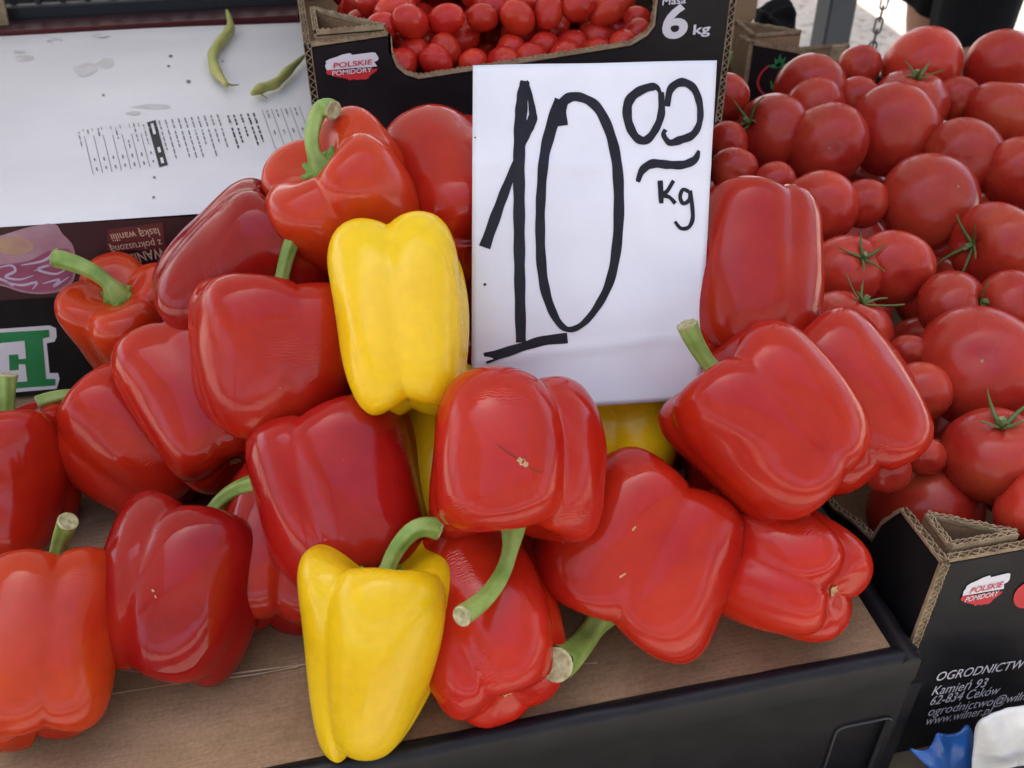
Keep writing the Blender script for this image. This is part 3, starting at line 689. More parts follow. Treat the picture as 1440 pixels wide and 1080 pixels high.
# ------------------------------------------------------------------ bell peppers
PROF = [(0, .74), (.10, .745), (.20, .765), (.31, .83), (.44, .925), (.60, .99), (.77, .985), (.905, .88), (.98, .68), (1.0, .42), (1.0, .10), (.985, -.22), (.95, -.50), (.885, -.73), (.78, -.90), (.62, -.99), (.44, -.985), (.27, -.92), (.12, -.845), (0, -.82)]
def pepper_fn(seed, nl, half, rad, taper, deep, open_end):
    rg = random.Random(seed)
    ang = [2*math.pi*i/nl + rg.uniform(-.16, .16) for i in range(nl)]
    amp = [rg.uniform(.92, 1.07) for _ in range(nl)]; endb = [rg.uniform(-.10, .10) for _ in range(nl)]; endt = [rg.uniform(-.05, .06) for _ in range(nl)]
    P = np.array(smoothpath(PROF, 8)); s = np.linspace(0, 1, len(P))
    bx, by = rg.uniform(-.08, .08), rg.uniform(-.08, .08); ph = [rg.uniform(0, 6.28) for _ in range(6)]
    def fn(t, phi):
        r = np.interp(t, s, P[:, 0]); z = np.interp(t, s, P[:, 1])
        mid = 1-np.clip(np.abs(z)/.9, 0, 1)**2
        kap = 1.15*deep*(1.0*mid + (1-mid)*np.where(z > 0, 1.25, 1.08)); kap = np.clip(kap, .02, .62)
        kap = np.where(r < .3, kap*r/.3, kap)
        acc = 0; wsum = 0; eb = 0; et = 0
        for i in range(nl):
            d = phi-ang[i]; k = kap*amp[i]
            ri = k*np.cos(d) + np.sqrt(np.maximum((1-kap)**2-(k*np.sin(d))**2, .01))
            ww = np.maximum(ri, .01)**70; acc = acc+ww; eb = eb+ww*endb[i]; et = et+ww*endt[i]
        ratio = acc**(1/70.); eb = eb/acc; et = et/acc
        crease = np.clip(1-ratio, 0, 1)
        rr = r*ratio*(1-taper*(.5-z/2)**1.3)
        zz = z*(1+np.where(z < 0, eb*np.abs(z)**2*(r**.5), et*z**2*(r**.5))) - np.sign(z)*crease*np.abs(z)**2*np.where(z < 0, .55*open_end, .5)*np.clip(r*2, 0, 1)
        bump = 1+.022*np.sin(2*phi+ph[0]+1.5*z)+.014*np.sin(3*phi+ph[1]-2.4*z)+.012*np.sin(4*z+ph[2]+phi)+.006*np.sin(7*phi+5*z+ph[3])
        x = rr*bump*np.cos(phi)*rad + bx*rad*z*z; y = rr*bump*np.sin(phi)*rad + by*rad*z*z
        return x, y, zz*half
    return fn
def pepper_body(fn, m, NP=104, NT=64):
    t = np.linspace(0, 1, NT)[1:-1]; p = np.linspace(0, 2*np.pi, NP, endpoint=False)
    T, Pp = np.meshgrid(t, p, indexing='ij'); x, y, z = fn(T, Pp)
    v = np.stack([x, y, z], -1).reshape(-1, 3).tolist()
    f = [(i*NP+k, (i+1)*NP+k, (i+1)*NP+(k+1) % NP, i*NP+(k+1) % NP) for i in range(NT-3) for k in range(NP)]
    a = len(v); v.append(np.mean(v[:NP], axis=0).tolist()); v.append(np.mean(v[(NT-3)*NP:(NT-2)*NP], axis=0).tolist())
    f += [(a, k, (k+1) % NP) for k in range(NP)] + [(a+1, (NT-3)*NP+(k+1) % NP, (NT-3)*NP+k) for k in range(NP)]
    return mesh('fruit', v, f, True, (m,))
def pepper_calyx(fn, seed, pts=6, tc=.135):
    """thin lobed green disc hugging the stem cavity"""
    rg = random.Random(seed+99); NP = 72; NR = 8; a0 = rg.uniform(0, 6)
    ph = np.linspace(0, 2*np.pi, NP, endpoint=False)[None, :].repeat(NR, 0); fr = np.linspace(0, 1, NR)[:, None].repeat(NP, 1)
    star = .84+.13*np.cos(pts*ph+a0)+.06*np.sin(2*ph+a0)
    tt = .012+tc*star*fr
    Q = lambda t, p: np.stack(fn(t, p), -1)
    c = Q(tt, ph); n = np.cross(Q(tt, ph+.02)-Q(tt, ph-.02), Q(tt-.006, ph)-Q(tt+.006, ph)); n /= np.linalg.norm(n, axis=-1, keepdims=True)
    lift = (.0022-.0007*fr+.0006*np.sin(pts*2*ph)*fr)[..., None]
    v = np.concatenate([(c+n*lift).reshape(-1, 3), (c[-1]-n[-1]*.001)]).tolist(); f = []
    for i in range(NR):
        for k in range(NP): f.append((i*NP+k, (i+1)*NP+k, (i+1)*NP+(k+1) % NP, i*NP+(k+1) % NP))
    return mesh('calyx', v, f, False, ('calyx',))
PEPPERS = []; KR, KH = 1.06, .93
def pepper(name, label, px, py, z, rad, half, axis, spin=0, nl=4, taper=.12, deep=.30, m='red', stem=None, srad=.0052, seed=None, oe=1.0, squash=1.0, hook=None, pos=None, dry=False, scar=None, bs=False):
    seed = seed if seed is not None else len(PEPPERS)+1
    c = pos if pos is not None else pz(px, py, z)
    A = camv(*axis).normalized()
    m4 = axis_frame(c, A, -FW if abs(A.dot(FW)) < .93 else UP) @ Matrix.Rotation(R(spin), 4, 'Z')
    rad *= KR; half *= KH
    fn = pepper_fn(seed, nl, half, rad, taper, deep, oe)
    root = tag(obj(name, None, None, Matrix.Translation(c)), label, 'pepper'); PEPPERS.append(root)
    m4 = m4 @ Matrix.Diagonal((1, squash, 1, 1))
    fruit = obj('fruit', pepper_body(fn, m), root, m4)
    if stem is not None:
        obj('calyx', pepper_calyx(fn, seed), root, m4)
        x, y, zt = fn(np.array(0.004), np.array(0.)); base = m4 @ Vector((float(x), float(y), float(zt)-.002))
        L = Vector(stem).length; end = base + camv(*stem)
        path = bez(base, base + A*max(L*.55, .012), end, 12)
        if hook: 
            tip = end + camv(*hook); d = (path[-1]-path[-2]).normalized(); path += bez(end, end+d*Vector(hook).length*.6, tip, 6)[1:]
        n = len(path); rr = [srad*(1.75-1.1*min(1, i/4)+.35*(i/(n-1))**2) if i < 4 else srad*(.80+.32*(i/(n-1))**2) for i in range(n)]
        me, T, ref = tube('stem', path, rr, 'dry' if dry else 'stem', 30, .10, 5, cap=False)
        st = obj('stem', me, root)
        # cut end: sunken pith with a raised rim
        d = T[-1]; e = path[-1]; rad_e = rr[-1]; b = d.cross(ref); v = []; f = []; NS = 20; rg = random.Random(seed)
        for q, (fr, hh) in enumerate(((1.0, -.0004), (1.03, .0006), (.86, .0012), (.72, .0002), (.35, -.0006), (.1, .0004))):
            for k in range(NS):
                a = 2*math.pi*k/NS; j = rg.uniform(-.0004, .0004) if q > 1 else 0
                v.append(e + (ref*math.cos(a)+b*math.sin(a))*rad_e*fr + d*(hh+j))
        for q in range(5):
            for k in range(NS): f.append((q*NS+k, q*NS+(k+1) % NS, (q+1)*NS+(k+1) % NS, (q+1)*NS+k))
        f.append(tuple(5*NS+k for k in range(NS)))
        obj('cut_end', mesh('cut_end', v, f, True, ('cut',)), st)
    if bs:                                 # dried blossom scar in the dimple of the lobed end
        v = []; f = []; rb = random.Random(seed)
        for q in range(4):
            for k in range(12): x, y, z = fn(np.array(1-.004-.011*q*(1+.25*math.sin(3*k+seed))), np.array(2*math.pi*k/12)); v.append((float(x), float(y), float(z)-.0010-rb.uniform(0, .0006)))
        for q in range(3):
            for k in range(12): f.append((q*12+k, q*12+(k+1) % 12, (q+1)*12+(k+1) % 12, (q+1)*12+k))
        f.append(tuple(range(12))); obj('blossom_scar', mesh('blossom_scar', v, f, True, ('scar',)), root, m4)
    if scar:
        # corky marks lying on the skin where the photograph shows them
        me0 = fruit.data; bv = BVHTree.FromPolygons([m4 @ v.co for v in me0.vertices], [tuple(p.vertices) for p in me0.polygons])
        hit = lambda x, y: (bv.ray_cast(CAM, ray(x, y).normalized())[0] or c) - FW*.0004
        for nm, pts, wd, mt in scar:
            pp = smoothpath(pts, 4); v, f = ribbon(pp, [wd*(.35+.65*math.sin(math.pi*(i+.5)/len(pp)))*(1+.3*math.sin(i*2.1)) for i in range(len(pp))])
            obj(nm, mesh(nm, [hit(*q) for q in v], f, mats=(mt,)), root)
    return root
RP, YP = 'red_bell_pepper', 'yellow_bell_pepper'
pepper(RP, 'orange red pepper with blossom end facing out beside the black tray rim', 60, 911, 0.046, 0.0437, 0.0546, (-.10, .86, -.42), 78, m='orange', stem=(.014, .040, .010), deep=0.26, seed=3, taper=.1, bs=True)
pepper(RP, 'upright dark red pepper with short stub stem next to yellow pepper on brown board', 256, 830, 0.048, 0.0490, 0.0551, (.20, .88, -.28), 23, m='deep', stem=(.038, .032, .008), seed=12, deep=0.25, taper=.08, bs=True, scar=[('pale_fleck', [(214, 829), (217, 832)], 3, 'scar'), ('pale_fleck', [(218, 837), (220, 841)], 3, 'scar')])
pepper(YP, 'tapering yellow pepper hanging over the black front rim with bent green stem', 530, 920, 0.052, 0.0470, 0.0627, (.14, .97, .10), 15, m='yellow', stem=(.012, .026, .0), hook=(.018, .0035, -.004), nl=3, taper=.42, deep=0.24, seed=5, oe=.15)
pepper(RP, 'red pepper with lobed end facing out, beneath the scarred pepper with hooked stem', 681, 870, 0.046, 0.0483, 0.0574, (-.32, .72, -.55), 30, m='red', seed=8, deep=0.26, taper=.12, bs=True)
pepper(RP, 'broad red pepper with thick pale cut stem lying on the brown board', 897, 766, 0.056, 0.0601, 0.0549, (-.45, -.80, .02), 60, m='red', stem=(-.036, -.026, .056), srad=.0085, nl=3, deep=.26, seed=21, taper=.08, scar=[('scratch', [(889, 746), (894, 740)], 3, 'scar'), ('scratch', [(871, 812), (880, 806)], 3, 'scar')])
pepper(RP, 'shiny red pepper showing four lobes at the tray corner beside the black tomato carton', 1088, 789, 0.046, 0.0470, 0.0524, (-.62, .30, -.70), 40, m='red', seed=14, deep=0.34, taper=.1, bs=True)
pepper(RP, 'dark red pepper half hidden behind the upright pepper with stub stem', 402, 768, .046, .045, .056, (.1, .85, -.35), 60, m='deep', seed=17, deep=.30)
pepper(RP, 'large smooth red pepper behind the stem of the tapering yellow pepper', 484, 698, 0.09, 0.0510, 0.0600, (-.28, .92, -.15), 30, m='deep', seed=23, deep=.22, taper=.06, nl=4)
pepper(RP, 'red pepper with straight green stem in front of the green lettered carton', 18, 667, .046, .046, .053, (0, .97, .12), 25, m='red', stem=(.002, .034, .004), seed=26, nl=3, deep=.28, taper=.05)
pepper(RP, 'red pepper with stem pointing at the green letter on the carton', 208, 622, .050, .053, .055, (-.70, .62, .05), 15, m='red', stem=(-.044, .004, .010), seed=29, deep=.24, taper=.12)
pepper(RP, 'red pepper without visible stem leaning under the wrinkled pepper', 300, 564, 0.095, 0.0500, 0.0570, (-.45, .78, -.25), 55, m='red', seed=31, deep=.24, bs=True)
pepper(RP, 'big wrinkled red pepper with short green stem left of yellow pepper', 388, 504, 0.145, 0.0541, 0.0522, (.06, .95, .06), 69, m='red', stem=(.014, .050, .002), srad=.0048, seed=36, deep=.24, taper=.12, nl=4, bs=True)
pepper(RP, 'orange red pepper with long stem and open calyx against the lettered carton', 185, 463, 0.095, 0.0451, 0.0480, (-.02, .66, .72), 20, m='orange', stem=(-.040, .028, .010), srad=.0058, seed=38, nl=4, deep=.34, taper=.25)
pepper(RP, 'smooth red pepper with dried stem tip behind the wrinkled pepper', 338, 382, 0.165, 0.0480, 0.0560, (.66, .50, .05), 80, m='deep', stem=(-.010, .022, .012), srad=.003, dry=True, seed=41, deep=.20, taper=.15)
pepper(RP, 'topmost red pepper with tall curling green stem beside the plum tomato carton', 501, 292, 0.205, 0.0500, 0.0526, (-.48, .55, .62), 30, m='orange', stem=(-.003, .036, .0), hook=(.010, .000, .004), srad=.0052, seed=44, nl=4, deep=.33, taper=.12)
pepper(RP, 'pinkish red pepper tucked behind the price card below the plum tomatoes', 644, 284, 0.195, 0.0520, 0.0600, (-.35, .55, -.5), 10, m='red', seed=47, deep=.24)
pepper(YP, 'tall yellow pepper with lobed end facing down beside the price card', 565, 453, 0.178, 0.0418, 0.0616, (-.12, .90, -.32), 48, m='yellow', seed=50, deep=.30, taper=.10, nl=4, bs=True)
pepper(YP, 'yellow pepper mostly hidden under the tall yellow pepper', 612, 640, .075, .045, .056, (.1, .8, -.4), 15, m='yellow', seed=53)
pepper(RP, 'red pepper with brown scar and hooked stem hanging down below the price card', 722, 640, 0.135, 0.0510, 0.0503, (.02, -.92, .20), 14, m='red', stem=(-.026, -.046, .050), srad=.0048, seed=56, deep=0.25, taper=.05, nl=3, scar=[('corky_scar', [(728, 645), (735, 650), (742, 655)], 9, 'scar'), ('scar_line', [(700, 625), (715, 636), (731, 646)], 2.2, 'scarline'), ('scar_line', [(739, 640), (737, 646), (734, 652)], 3.5, 'scarline'), ('scar_line', [(742, 655), (755, 662), (764, 663)], 1.8, 'scarline')])
pepper(YP, 'yellow pepper peeping out under the bottom edge of the price card', 863, 579, 0.062, 0.0506, 0.0560, (0, .85, -.4), 45, m='yellow', seed=59, deep=.30)
pepper(RP, 'big red pepper with stem overlapping the price card corner', 1082, 598, 0.128, 0.0488, 0.0558, (-.66, .66, -.05), 60, m='red', stem=(-.024, .034, .006), srad=.0055, seed=62, nl=4, deep=0.26, taper=.05, oe=.4)
pepper(RP, 'ribbed red pepper leaning on the big tomatoes beside the pepper whose stem overlaps the card', 1172, 572, 0.11, 0.0521, 0.0536, (-.55, .75, -.15), 30, m='red', stem=(-.006, .046, .004), seed=65, nl=4, deep=0.27, taper=.05)
pepper(RP, 'tall red pepper standing between the price card and the big tomatoes', 1048, 396, 0.16, 0.0500, 0.0621, (.04, .92, -.25), 65, m='red', seed=68, nl=4, deep=0.23, taper=.14)
# peppers deep in the heap, glimpsed in the gaps
for i, (p, ax) in enumerate((((-.01, .58, .06), (.3, .8, .2)), ((.09, .50, .05), (.9, .2, .2)), ((.185, .52, .05), (-.6, .6, .2)), ((.265, .47, .05), (.2, .9, .1)), ((.06, .63, .10), (.7, .4, .2)), ((-.10, .655, .08), (.7, .4, .2)), ((.16, .60, .09), (.4, .7, .2)), ((.03, .555, .115), (.7, .5, .1)), ((.25, .565, .08), (.7, .5, .1)))):
    o = pepper(RP, 'dark red pepper buried inside the heap', 0, 0, 0, .045, .053, ax, 30*i, m='deep', seed=80+i, pos=Vector(p)); o['group'] = 'peppers buried inside the heap'

# ------------------------------------------------------------------ big tomatoes
def tomato_mesh(seed, flat, rib, m):
    rg = random.Random(seed); NP, NT = 56, 36; v = []; f = []; nr = rg.choice((5, 6, 7)); p1, p2 = rg.uniform(0, 6), rg.uniform(0, 6)
    for i in range(1, NT):
        t = math.pi*i/NT
        for k in range(NP):
            a = 2*math.pi*k/NP; r = 1+.025*math.sin(2*a+p1)+.015*math.sin(3*a+p2)+rib*math.cos(nr*a+p1)*(max(0, math.cos(t))**2+.15)
            z = math.cos(t)*flat; z -= .17*math.exp(-(t/.30)**2) ; z += .045*math.exp(-((math.pi-t)/.22)**2)
            q = math.sin(t)**.92
            v.append((r*q*math.cos(a), r*q*math.sin(a), z*(1+.03*math.sin(a+p2))))
    for i in range(NT-2):
        for k in range(NP): f.append((i*NP+k, (i+1)*NP+k, (i+1)*NP+(k+1) % NP, i*NP+(k+1) % NP))
    f.append(tuple(range(NP))); f.append(tuple((NT-2)*NP+k for k in range(NP))[::-1])
    return mesh('fruit', v, f, True, (m,))
TM = [tomato_mesh(i, fl, rb, 'tomato') for i, (fl, rb) in enumerate(((.80, .02), (.86, .012), (.92, .008), (.83, .03)))]
TOPZ = [.80-.15, .86-.15, .92-.15, .83-.15]; BOTZ = [-.80, -.86, -.92, -.83]
def sepals(seed):
    rg = random.Random(seed); V = []; F = []; n = 5
    for i in range(n):
        a = 2*math.pi*i/n + rg.uniform(-.3, .3); L = rg.uniform(.35, .75); curl = rg.uniform(-.1, .7); side = rg.uniform(-.25, .25)
        pts = [Vector(((.04+L*s)*math.cos(a+side*s*s), (.04+L*s)*math.sin(a+side*s*s), .02+.16*math.sin(s*2.0)*.8+curl*s**2*.5)) for s in [k/8 for k in range(9)]]
        b = len(V); wd = [.055*(1-s)**.7+.008 for s in [k/8 for k in range(9)]]
        for k, p in enumerate(pts):
            t = Vector((-math.sin(a), math.cos(a), 0)); V += [p-t*wd[k], p+Vector((0, 0, .03)), p+t*wd[k], p-Vector((0, 0, .02))]
        for k in range(8):
            for q in range(4): F.append((b+4*k+q, b+4*k+(q+1) % 4, b+4*k+4+(q+1) % 4, b+4*k+4+q))
    return mesh('calyx', V, F, True, ('tcalyx',))
SEP = [sepals(i) for i in range(4)]
STUB = tube('stem_stub', [(0, 0, 0), (.01, 0, .10), (.04, .01, .22)], [.085, .065, .075], 'tcalyx', 10)[0]
STUBEND = mesh('stub_end', [(.04+.07*math.cos(a), .01+.07*math.sin(a), .224) for a in [2*math.pi*k/10 for k in range(10)]], [tuple(range(10))], mats=('cut',))
SCAR = mesh('blossom_scar', [(.05*(1 if k % 2 == 0 else .25)*math.cos(a), .05*(1 if k % 2 == 0 else .25)*math.sin(a), 0) for k, a in enumerate([2*math.pi*k/12 for k in range(12)])], [tuple(range(12))], mats=('scar',))
YD = [0, 60, 90, 140, 185, 240, 290, 400, 500, 640, 715, 1080]; DD = [1.10, 1.06, 1.03, .99, .955, .91, .87, .795, .735, .665, .63, .5]
NTOM = 0
def tomato(px, py, rp, axis, cal=False, d=None, scar=False, pos=None, rad=None, label=None, group=None):
    global NTOM
    NTOM += 1; k = NTOM % 4; rg = random.Random(NTOM*7)
    if pos is None:
        d = d if d else float(np.interp(py, YD, DD)); pos = dep(px, py, d); rad = rp/FPX*d*1.02
    A = camv(*axis).normalized()
    m4 = axis_frame(pos, A, UP if abs(A.dot(UP)) < .9 else RT) @ Matrix.Rotation(rg.uniform(0, 6), 4, 'Z') @ Matrix.Diagonal((rad, rad, rad, 1))
    if cal:
        label = label or 'big red tomato with green calyx showing, heaped in the black lettered carton'; group = group or 'big tomatoes with calyx'
    elif scar:
        label = label or 'big red tomato turned with its pale blossom scar up in the black lettered carton'; group = group or 'big tomatoes with blossom scar'
    else:
        label = label or 'smooth big red tomato with no stalk in sight, heaped in the black lettered carton'; group = group or 'smooth big tomatoes'
    root = tag(obj('tomato', None, None, Matrix.Translation(pos)), label, 'tomato', group)
    obj('fruit', TM[k], root, m4)
    if cal:
        c = obj('calyx', SEP[NTOM % 4], root, m4 @ Matrix.Translation((0, 0, TOPZ[k]-.02)))
        s = obj('stem_stub', STUB, root, m4 @ Matrix.Translation((0, 0, TOPZ[k]-.02))); obj('stub_end', STUBEND, s, m4 @ Matrix.Translation((0, 0, TOPZ[k]-.02)))
    if scar: obj('blossom_scar', SCAR, root, m4 @ Matrix.Translation((0, 0, BOTZ[k]+.033)) )
    return root
TOMLAB = {(1280, 146): 'big tomato with calyx on top, in front of the person in black shorts', (1085, 186): 'big tomato whose calyx points at the 6 kg plum tomato carton',
    (1397, 345): 'big tomato with sprawling calyx next to the middle tomato with pale scar', (1190, 382): 'big tomato with calyx beside the tall red pepper by the price card',
    (1192, 462): 'big tomato with spiky calyx directly behind the ribbed red pepper', (1338, 432): 'tomato with sideways calyx wedged just behind the largest tomato',
    (1396, 640): 'big tomato with upright star calyx in front of the largest tomato', (1300, 718): 'big tomato sitting right behind the corner post of the lettered carton',
    (1162, 204): 'big tomato with pale scar beside the tomato whose calyx points at the plum carton', (1307, 284): 'large tomato with pale scar in the middle of the heap', (1376, 516): 'largest tomato of the heap, with a pale star shaped scar',
    (1208, 94): 'small smooth tomato at the lower end of the hanging chain', (1297, 92): 'broad smooth tomato standing out against the black shorts', (1278, 497): 'very small tomato wedged against the largest tomato',
    (1215, 286): 'small tomato squeezed beside the large middle tomato with pale scar', (1140, 128): 'smooth tomato covering the green letters on the back carton', (1020, 138): 'tomato squeezed against the side of the 6 kg plum tomato carton'}
U_ = (0.1, .9, -.5); DN = (.1, -.3, -.9)
for (x, y, r, ax, c, s) in (
    (1208, 94, 30, (.2, .3, -.9), 0, 0), (1297, 92, 52, (.1, .5, -.8), 0, 0), (1405, 94, 50, (-.1, .6, -.7), 0, 0), (1140, 128, 50, (.3, .5, -.8), 0, 0), (1146, 152, 42, (-.2, .4, -.8), 0, 0), (1205, 138, 30, (.2, .4, -.8), 0, 0),
    (1280, 146, 53, (.02, .75, .6), 1, 0), (1345, 138, 30, (.2, .4, -.8), 0, 0), (1407, 156, 50, (.1, .8, .3), 0, 0), (1085, 186, 52, (-.85, .2, .45), 1, 0), (1162, 204, 57, (.2, .3, -.9), 0, 1), (1257, 184, 63, (.25, .3, -.9), 0, 0),
    (1355, 222, 54, (.3, .4, -.8), 0, 0), (1433, 245, 50, (.1, .5, -.8), 0, 0), (1307, 284, 69, (-.3, -.2, -.9), 0, 1), (1397, 345, 61, (-.85, -.05, .35), 1, 0), (1152, 292, 52, (.2, .5, -.8), 0, 0), (1215, 286, 34, (.1, .5, -.8), 0, 0),
    (1032, 240, 33, (.1, .5, -.8), 0, 0), (1022, 202, 30, (.1, .5, -.8), 0, 0), (1090, 258, 30, (.1, .5, -.8), 0, 0), (1190, 382, 52, (.25, .35, .85), 1, 0), (1256, 378, 55, (.1, .5, -.8), 0, 0), (1192, 462, 61, (.35, .80, .4), 1, 0),
    (1338, 432, 52, (.75, .15, .6), 1, 0), (1422, 432, 50, (.3, .1, .9), 0, 0), (1278, 497, 28, (.1, .5, -.8), 0, 0), (1376, 516, 85, (.35, -.1, -.9), 0, 1), (1396, 640, 71, (-.05, .78, .62), 1, 0), (1300, 718, 78, (-.3, .75, -.4), 1, 0),
    (1447, 715, 52, (-.6, .6, -.3), 0, 0), (1302, 642, 28, (.1, .5, -.8), 0, 0), (1292, 552, 44, (.1, .5, -.8), 0, 0), (1246, 660, 34, (.1, .5, -.8), 0, 0), (1020, 138, 34, (.1, .5, -.8), 0, 0), (1500, 330, 60, U_, 0, 0), (1500, 520, 70, U_, 0, 0), (1490, 160, 55, U_, 0, 0), (1480, 620, 60, U_, 0, 0), (1530, 720, 70, U_, 0, 0)):
    o = tomato(x, y, r, ax, c, .695 if (x, y) == (1300, 718) else None, s)
    if (x, y) in TOMLAB: o['label'] = TOMLAB[(x, y)]
rg = random.Random(5)
for j in range(8):
    for i in range(5):
        y = TY+.055+j*.074+rg.uniform(-.006, .006); x = TX+.055+i*.078+(j % 2)*.035+rg.uniform(-.006, .006)
        if x > BX-.045: continue
        zt = np.interp(y, [.4, .6, .95], [.0, .0, .055])
        tomato(0, 0, 0, (rg.uniform(-1, 1), rg.uniform(-1, 1), -.5), pos=Vector((x, y, zt-.010)), rad=.037, label='red tomato in the lower layer of the black lettered carton', group='lower tomatoes')

# ------------------------------------------------------------------ plum cherry tomatoes
def plum_mesh(seed):
    rg = random.Random(seed); NP, NT = 28, 20; v = []; f = []; e = rg.uniform(1.15, 1.45)
    for i in range(1, NT):
        t = math.pi*i/NT
        for k in range(NP):
            a = 2*math.pi*k/NP; z = math.cos(t)*e - .10*math.exp(-(t/.25)**2); q = math.sin(t)**.9*(1+.05*math.cos(t))
            v.append((q*math.cos(a), q*math.sin(a)*(1+.03*math.sin(t*2)), z))
    for i in range(NT-2):
        for k in range(NP): f.append((i*NP+k, (i+1)*NP+k, (i+1)*NP+(k+1) % NP, i*NP+(k+1) % NP))
    f.append(tuple(range(NP))); f.append(tuple((NT-2)*NP+k for k in range(NP))[::-1])
    return mesh('plum_tomato', v, f, True, ('cherry',))
PM = [plum_mesh(i) for i in range(5)]
def plum_tomatoes():
    rg = random.Random(11); P = []
    def lay(z, x0, x1, y0, y1, step, keep):
        j = 0; y = y0
        while y < y1:
            x = x0 + (j % 2)*step*.5
            while x < x1:
                if rg.random() < keep:
                    p = Vector((x+rg.uniform(-.004, .004), y+rg.uniform(-.004, .004), z+rg.uniform(-.003, .004)+max(0, (y-.80))*.12))
                    if all((p-q).length > .0215 for q in P): P.append(p)
                x += step
            y += step*.88; j += 1
    lay(.205, CX0+.03, CX1-.03, CY+.024, CY+.24, .0265, 1)
    lay(.229, CX0+.045, CX1-.05, CY+.026, CY+.24, .0255, .95)
    lay(.253, CX0+.055, CX1-.06, CY+.055, CY+.30, .027, .7)
    lay(.273, CX0+.06, CX1-.06, CY+.12, CY+.25, .028, .5)
    for p in P:
        r = rg.uniform(.0112, .0132); A = Vector((rg.uniform(-1, 1), rg.uniform(-1, 1), rg.uniform(-.5, .5)))
        if A.length < .2: A = Vector((1, 0, 0))
        m4 = axis_frame(p, A, (0.1, .2, 1)) @ Matrix.Diagonal((r, r, r, 1))
        tag(obj('plum_tomato', PM[rg.randrange(5)], None, m4), 'small shiny plum tomato lying in the black carton marked 6 kg', 'tomato', 'plum tomatoes in the 6 kg carton')
plum_tomatoes()

# ------------------------------------------------------------------ background right: second carton, crate, post chain, person
def build_back_carton():
    y0 = 1.02; n = Vector((0, -1, 0)); q = lambda x, y: pY(x, y, y0)
    a = q(1060, 62); b = q(1175, 78); x0 = a.x; zt = a.z; x1 = x0+.40
    root = thing('tomato_carton', 'black carton with red tomato outline and green letters behind the big tomatoes', 'carton', (x0+.2, y0+.15, TZ))
    cut = [q(*p) for p in ((1120, 73), (1152, 84), (1172, 118), (1185, 132))]
    fr = [(x0, zt)] + [(p.x, p.z) for p in cut] + [(pY(1192, 66, y0+.15).x-.001, cut[-1].z), (pY(1192, 66, y0+.15).x-.001, TZ), (x0, TZ)]
    obj('front_wall', plate('front_wall', [fr[::-1]], .005, ('black', 'kraft', 'kraftlight')), root, frame(Vector((0, y0, 0)), (1, 0, 0), (0, 0, 1)))
    fluted([Vector((x, y0+.0025, z)) for x, z in fr[:6]], (0, 1, 0), .006, (0, 0, 1), root, .003)
    yb = y0+.15; zb = pY(1160, 66, yb).z
    ls = [(y0+.0008, TZ), (y0+.0008, zt), (y0+.03, zt-.002), (y0+.045, zt-.05), (y0+.11, zt-.07), (y0+.125, zb), (yb, zb), (yb, TZ)]
    obj('side_wall', plate('side_wall', [ls[::-1]], .005, ('kraft', 'kraft', 'kraftlight')), root, frame(Vector((x0-.0005, 0, 0)), (0, 1, 0), (0, 0, 1)))
    fluted([Vector((x0-.003, y, z)) for y, z in ls[1:7]], (1, 0, 0), .005, (0, 0, 1), root, .003)
    xb = pY(1192, 66, yb).x
    obj('back_wall', boxmesh('back_wall', (x0, yb-.005, TZ), (xb, yb, zb), 'kraft'), root); fluted([Vector((x0, yb-.0025, zb)), Vector((xb, yb-.0025, zb))], (0, 1, 0), .005, (0, 0, 1), root, .003)
    obj('side_wall', boxmesh('side_wall', (xb, y0+.006, TZ), (xb+.005, yb, zb-.01), 'black'), root)
    corner_post((x0+.004, y0+.010, 0), (1, 0, 0), (0, 1, 0), (.055, .05), .0, zt+.004, root)
    p = pY(1178, 78, y0+.11); v, f = box_vf((p.x-.010, y0+.11, p.z-.012), (p.x+.010, y0+.113, p.z+.012)); obj('card_flap', mesh('card_flap', v, f, mats=('kraftlight',)), root)
    c = q(1092, 108); k = lambda dx, dz: Vector((c.x+dx, y0, c.z+dz))
    pp = smoothpath([(-.012, .014), (-.020, .006), (-.022, -.006), (-.014, -.018), (.0, -.027)], 6); strokedecal('tomato_outline', pp, [.0025]*len(pp), k, n, .0007, 'rprint', root)
    pp = smoothpath([(.010, .012), (.020, .008), (.024, -.004)], 6); strokedecal('tomato_outline', pp, [.0025]*len(pp), k, n, .0007, 'rprint', root)
    for dx, dz in ((-.006, .022), (0, .026), (.007, .022), (.012, .014), (-.012, .014)): strokedecal('leaf_print', [(0, .012), (dx*.6, .012+(dz-.012)*.6), (dx, dz)], [.004, .004, .001], k, n, .0008, 'gprint', root)
    text('WILNER', k(-.008, -.014), k(.040, -.018), n, .010, 'gprint2', root, .02)
build_back_carton()
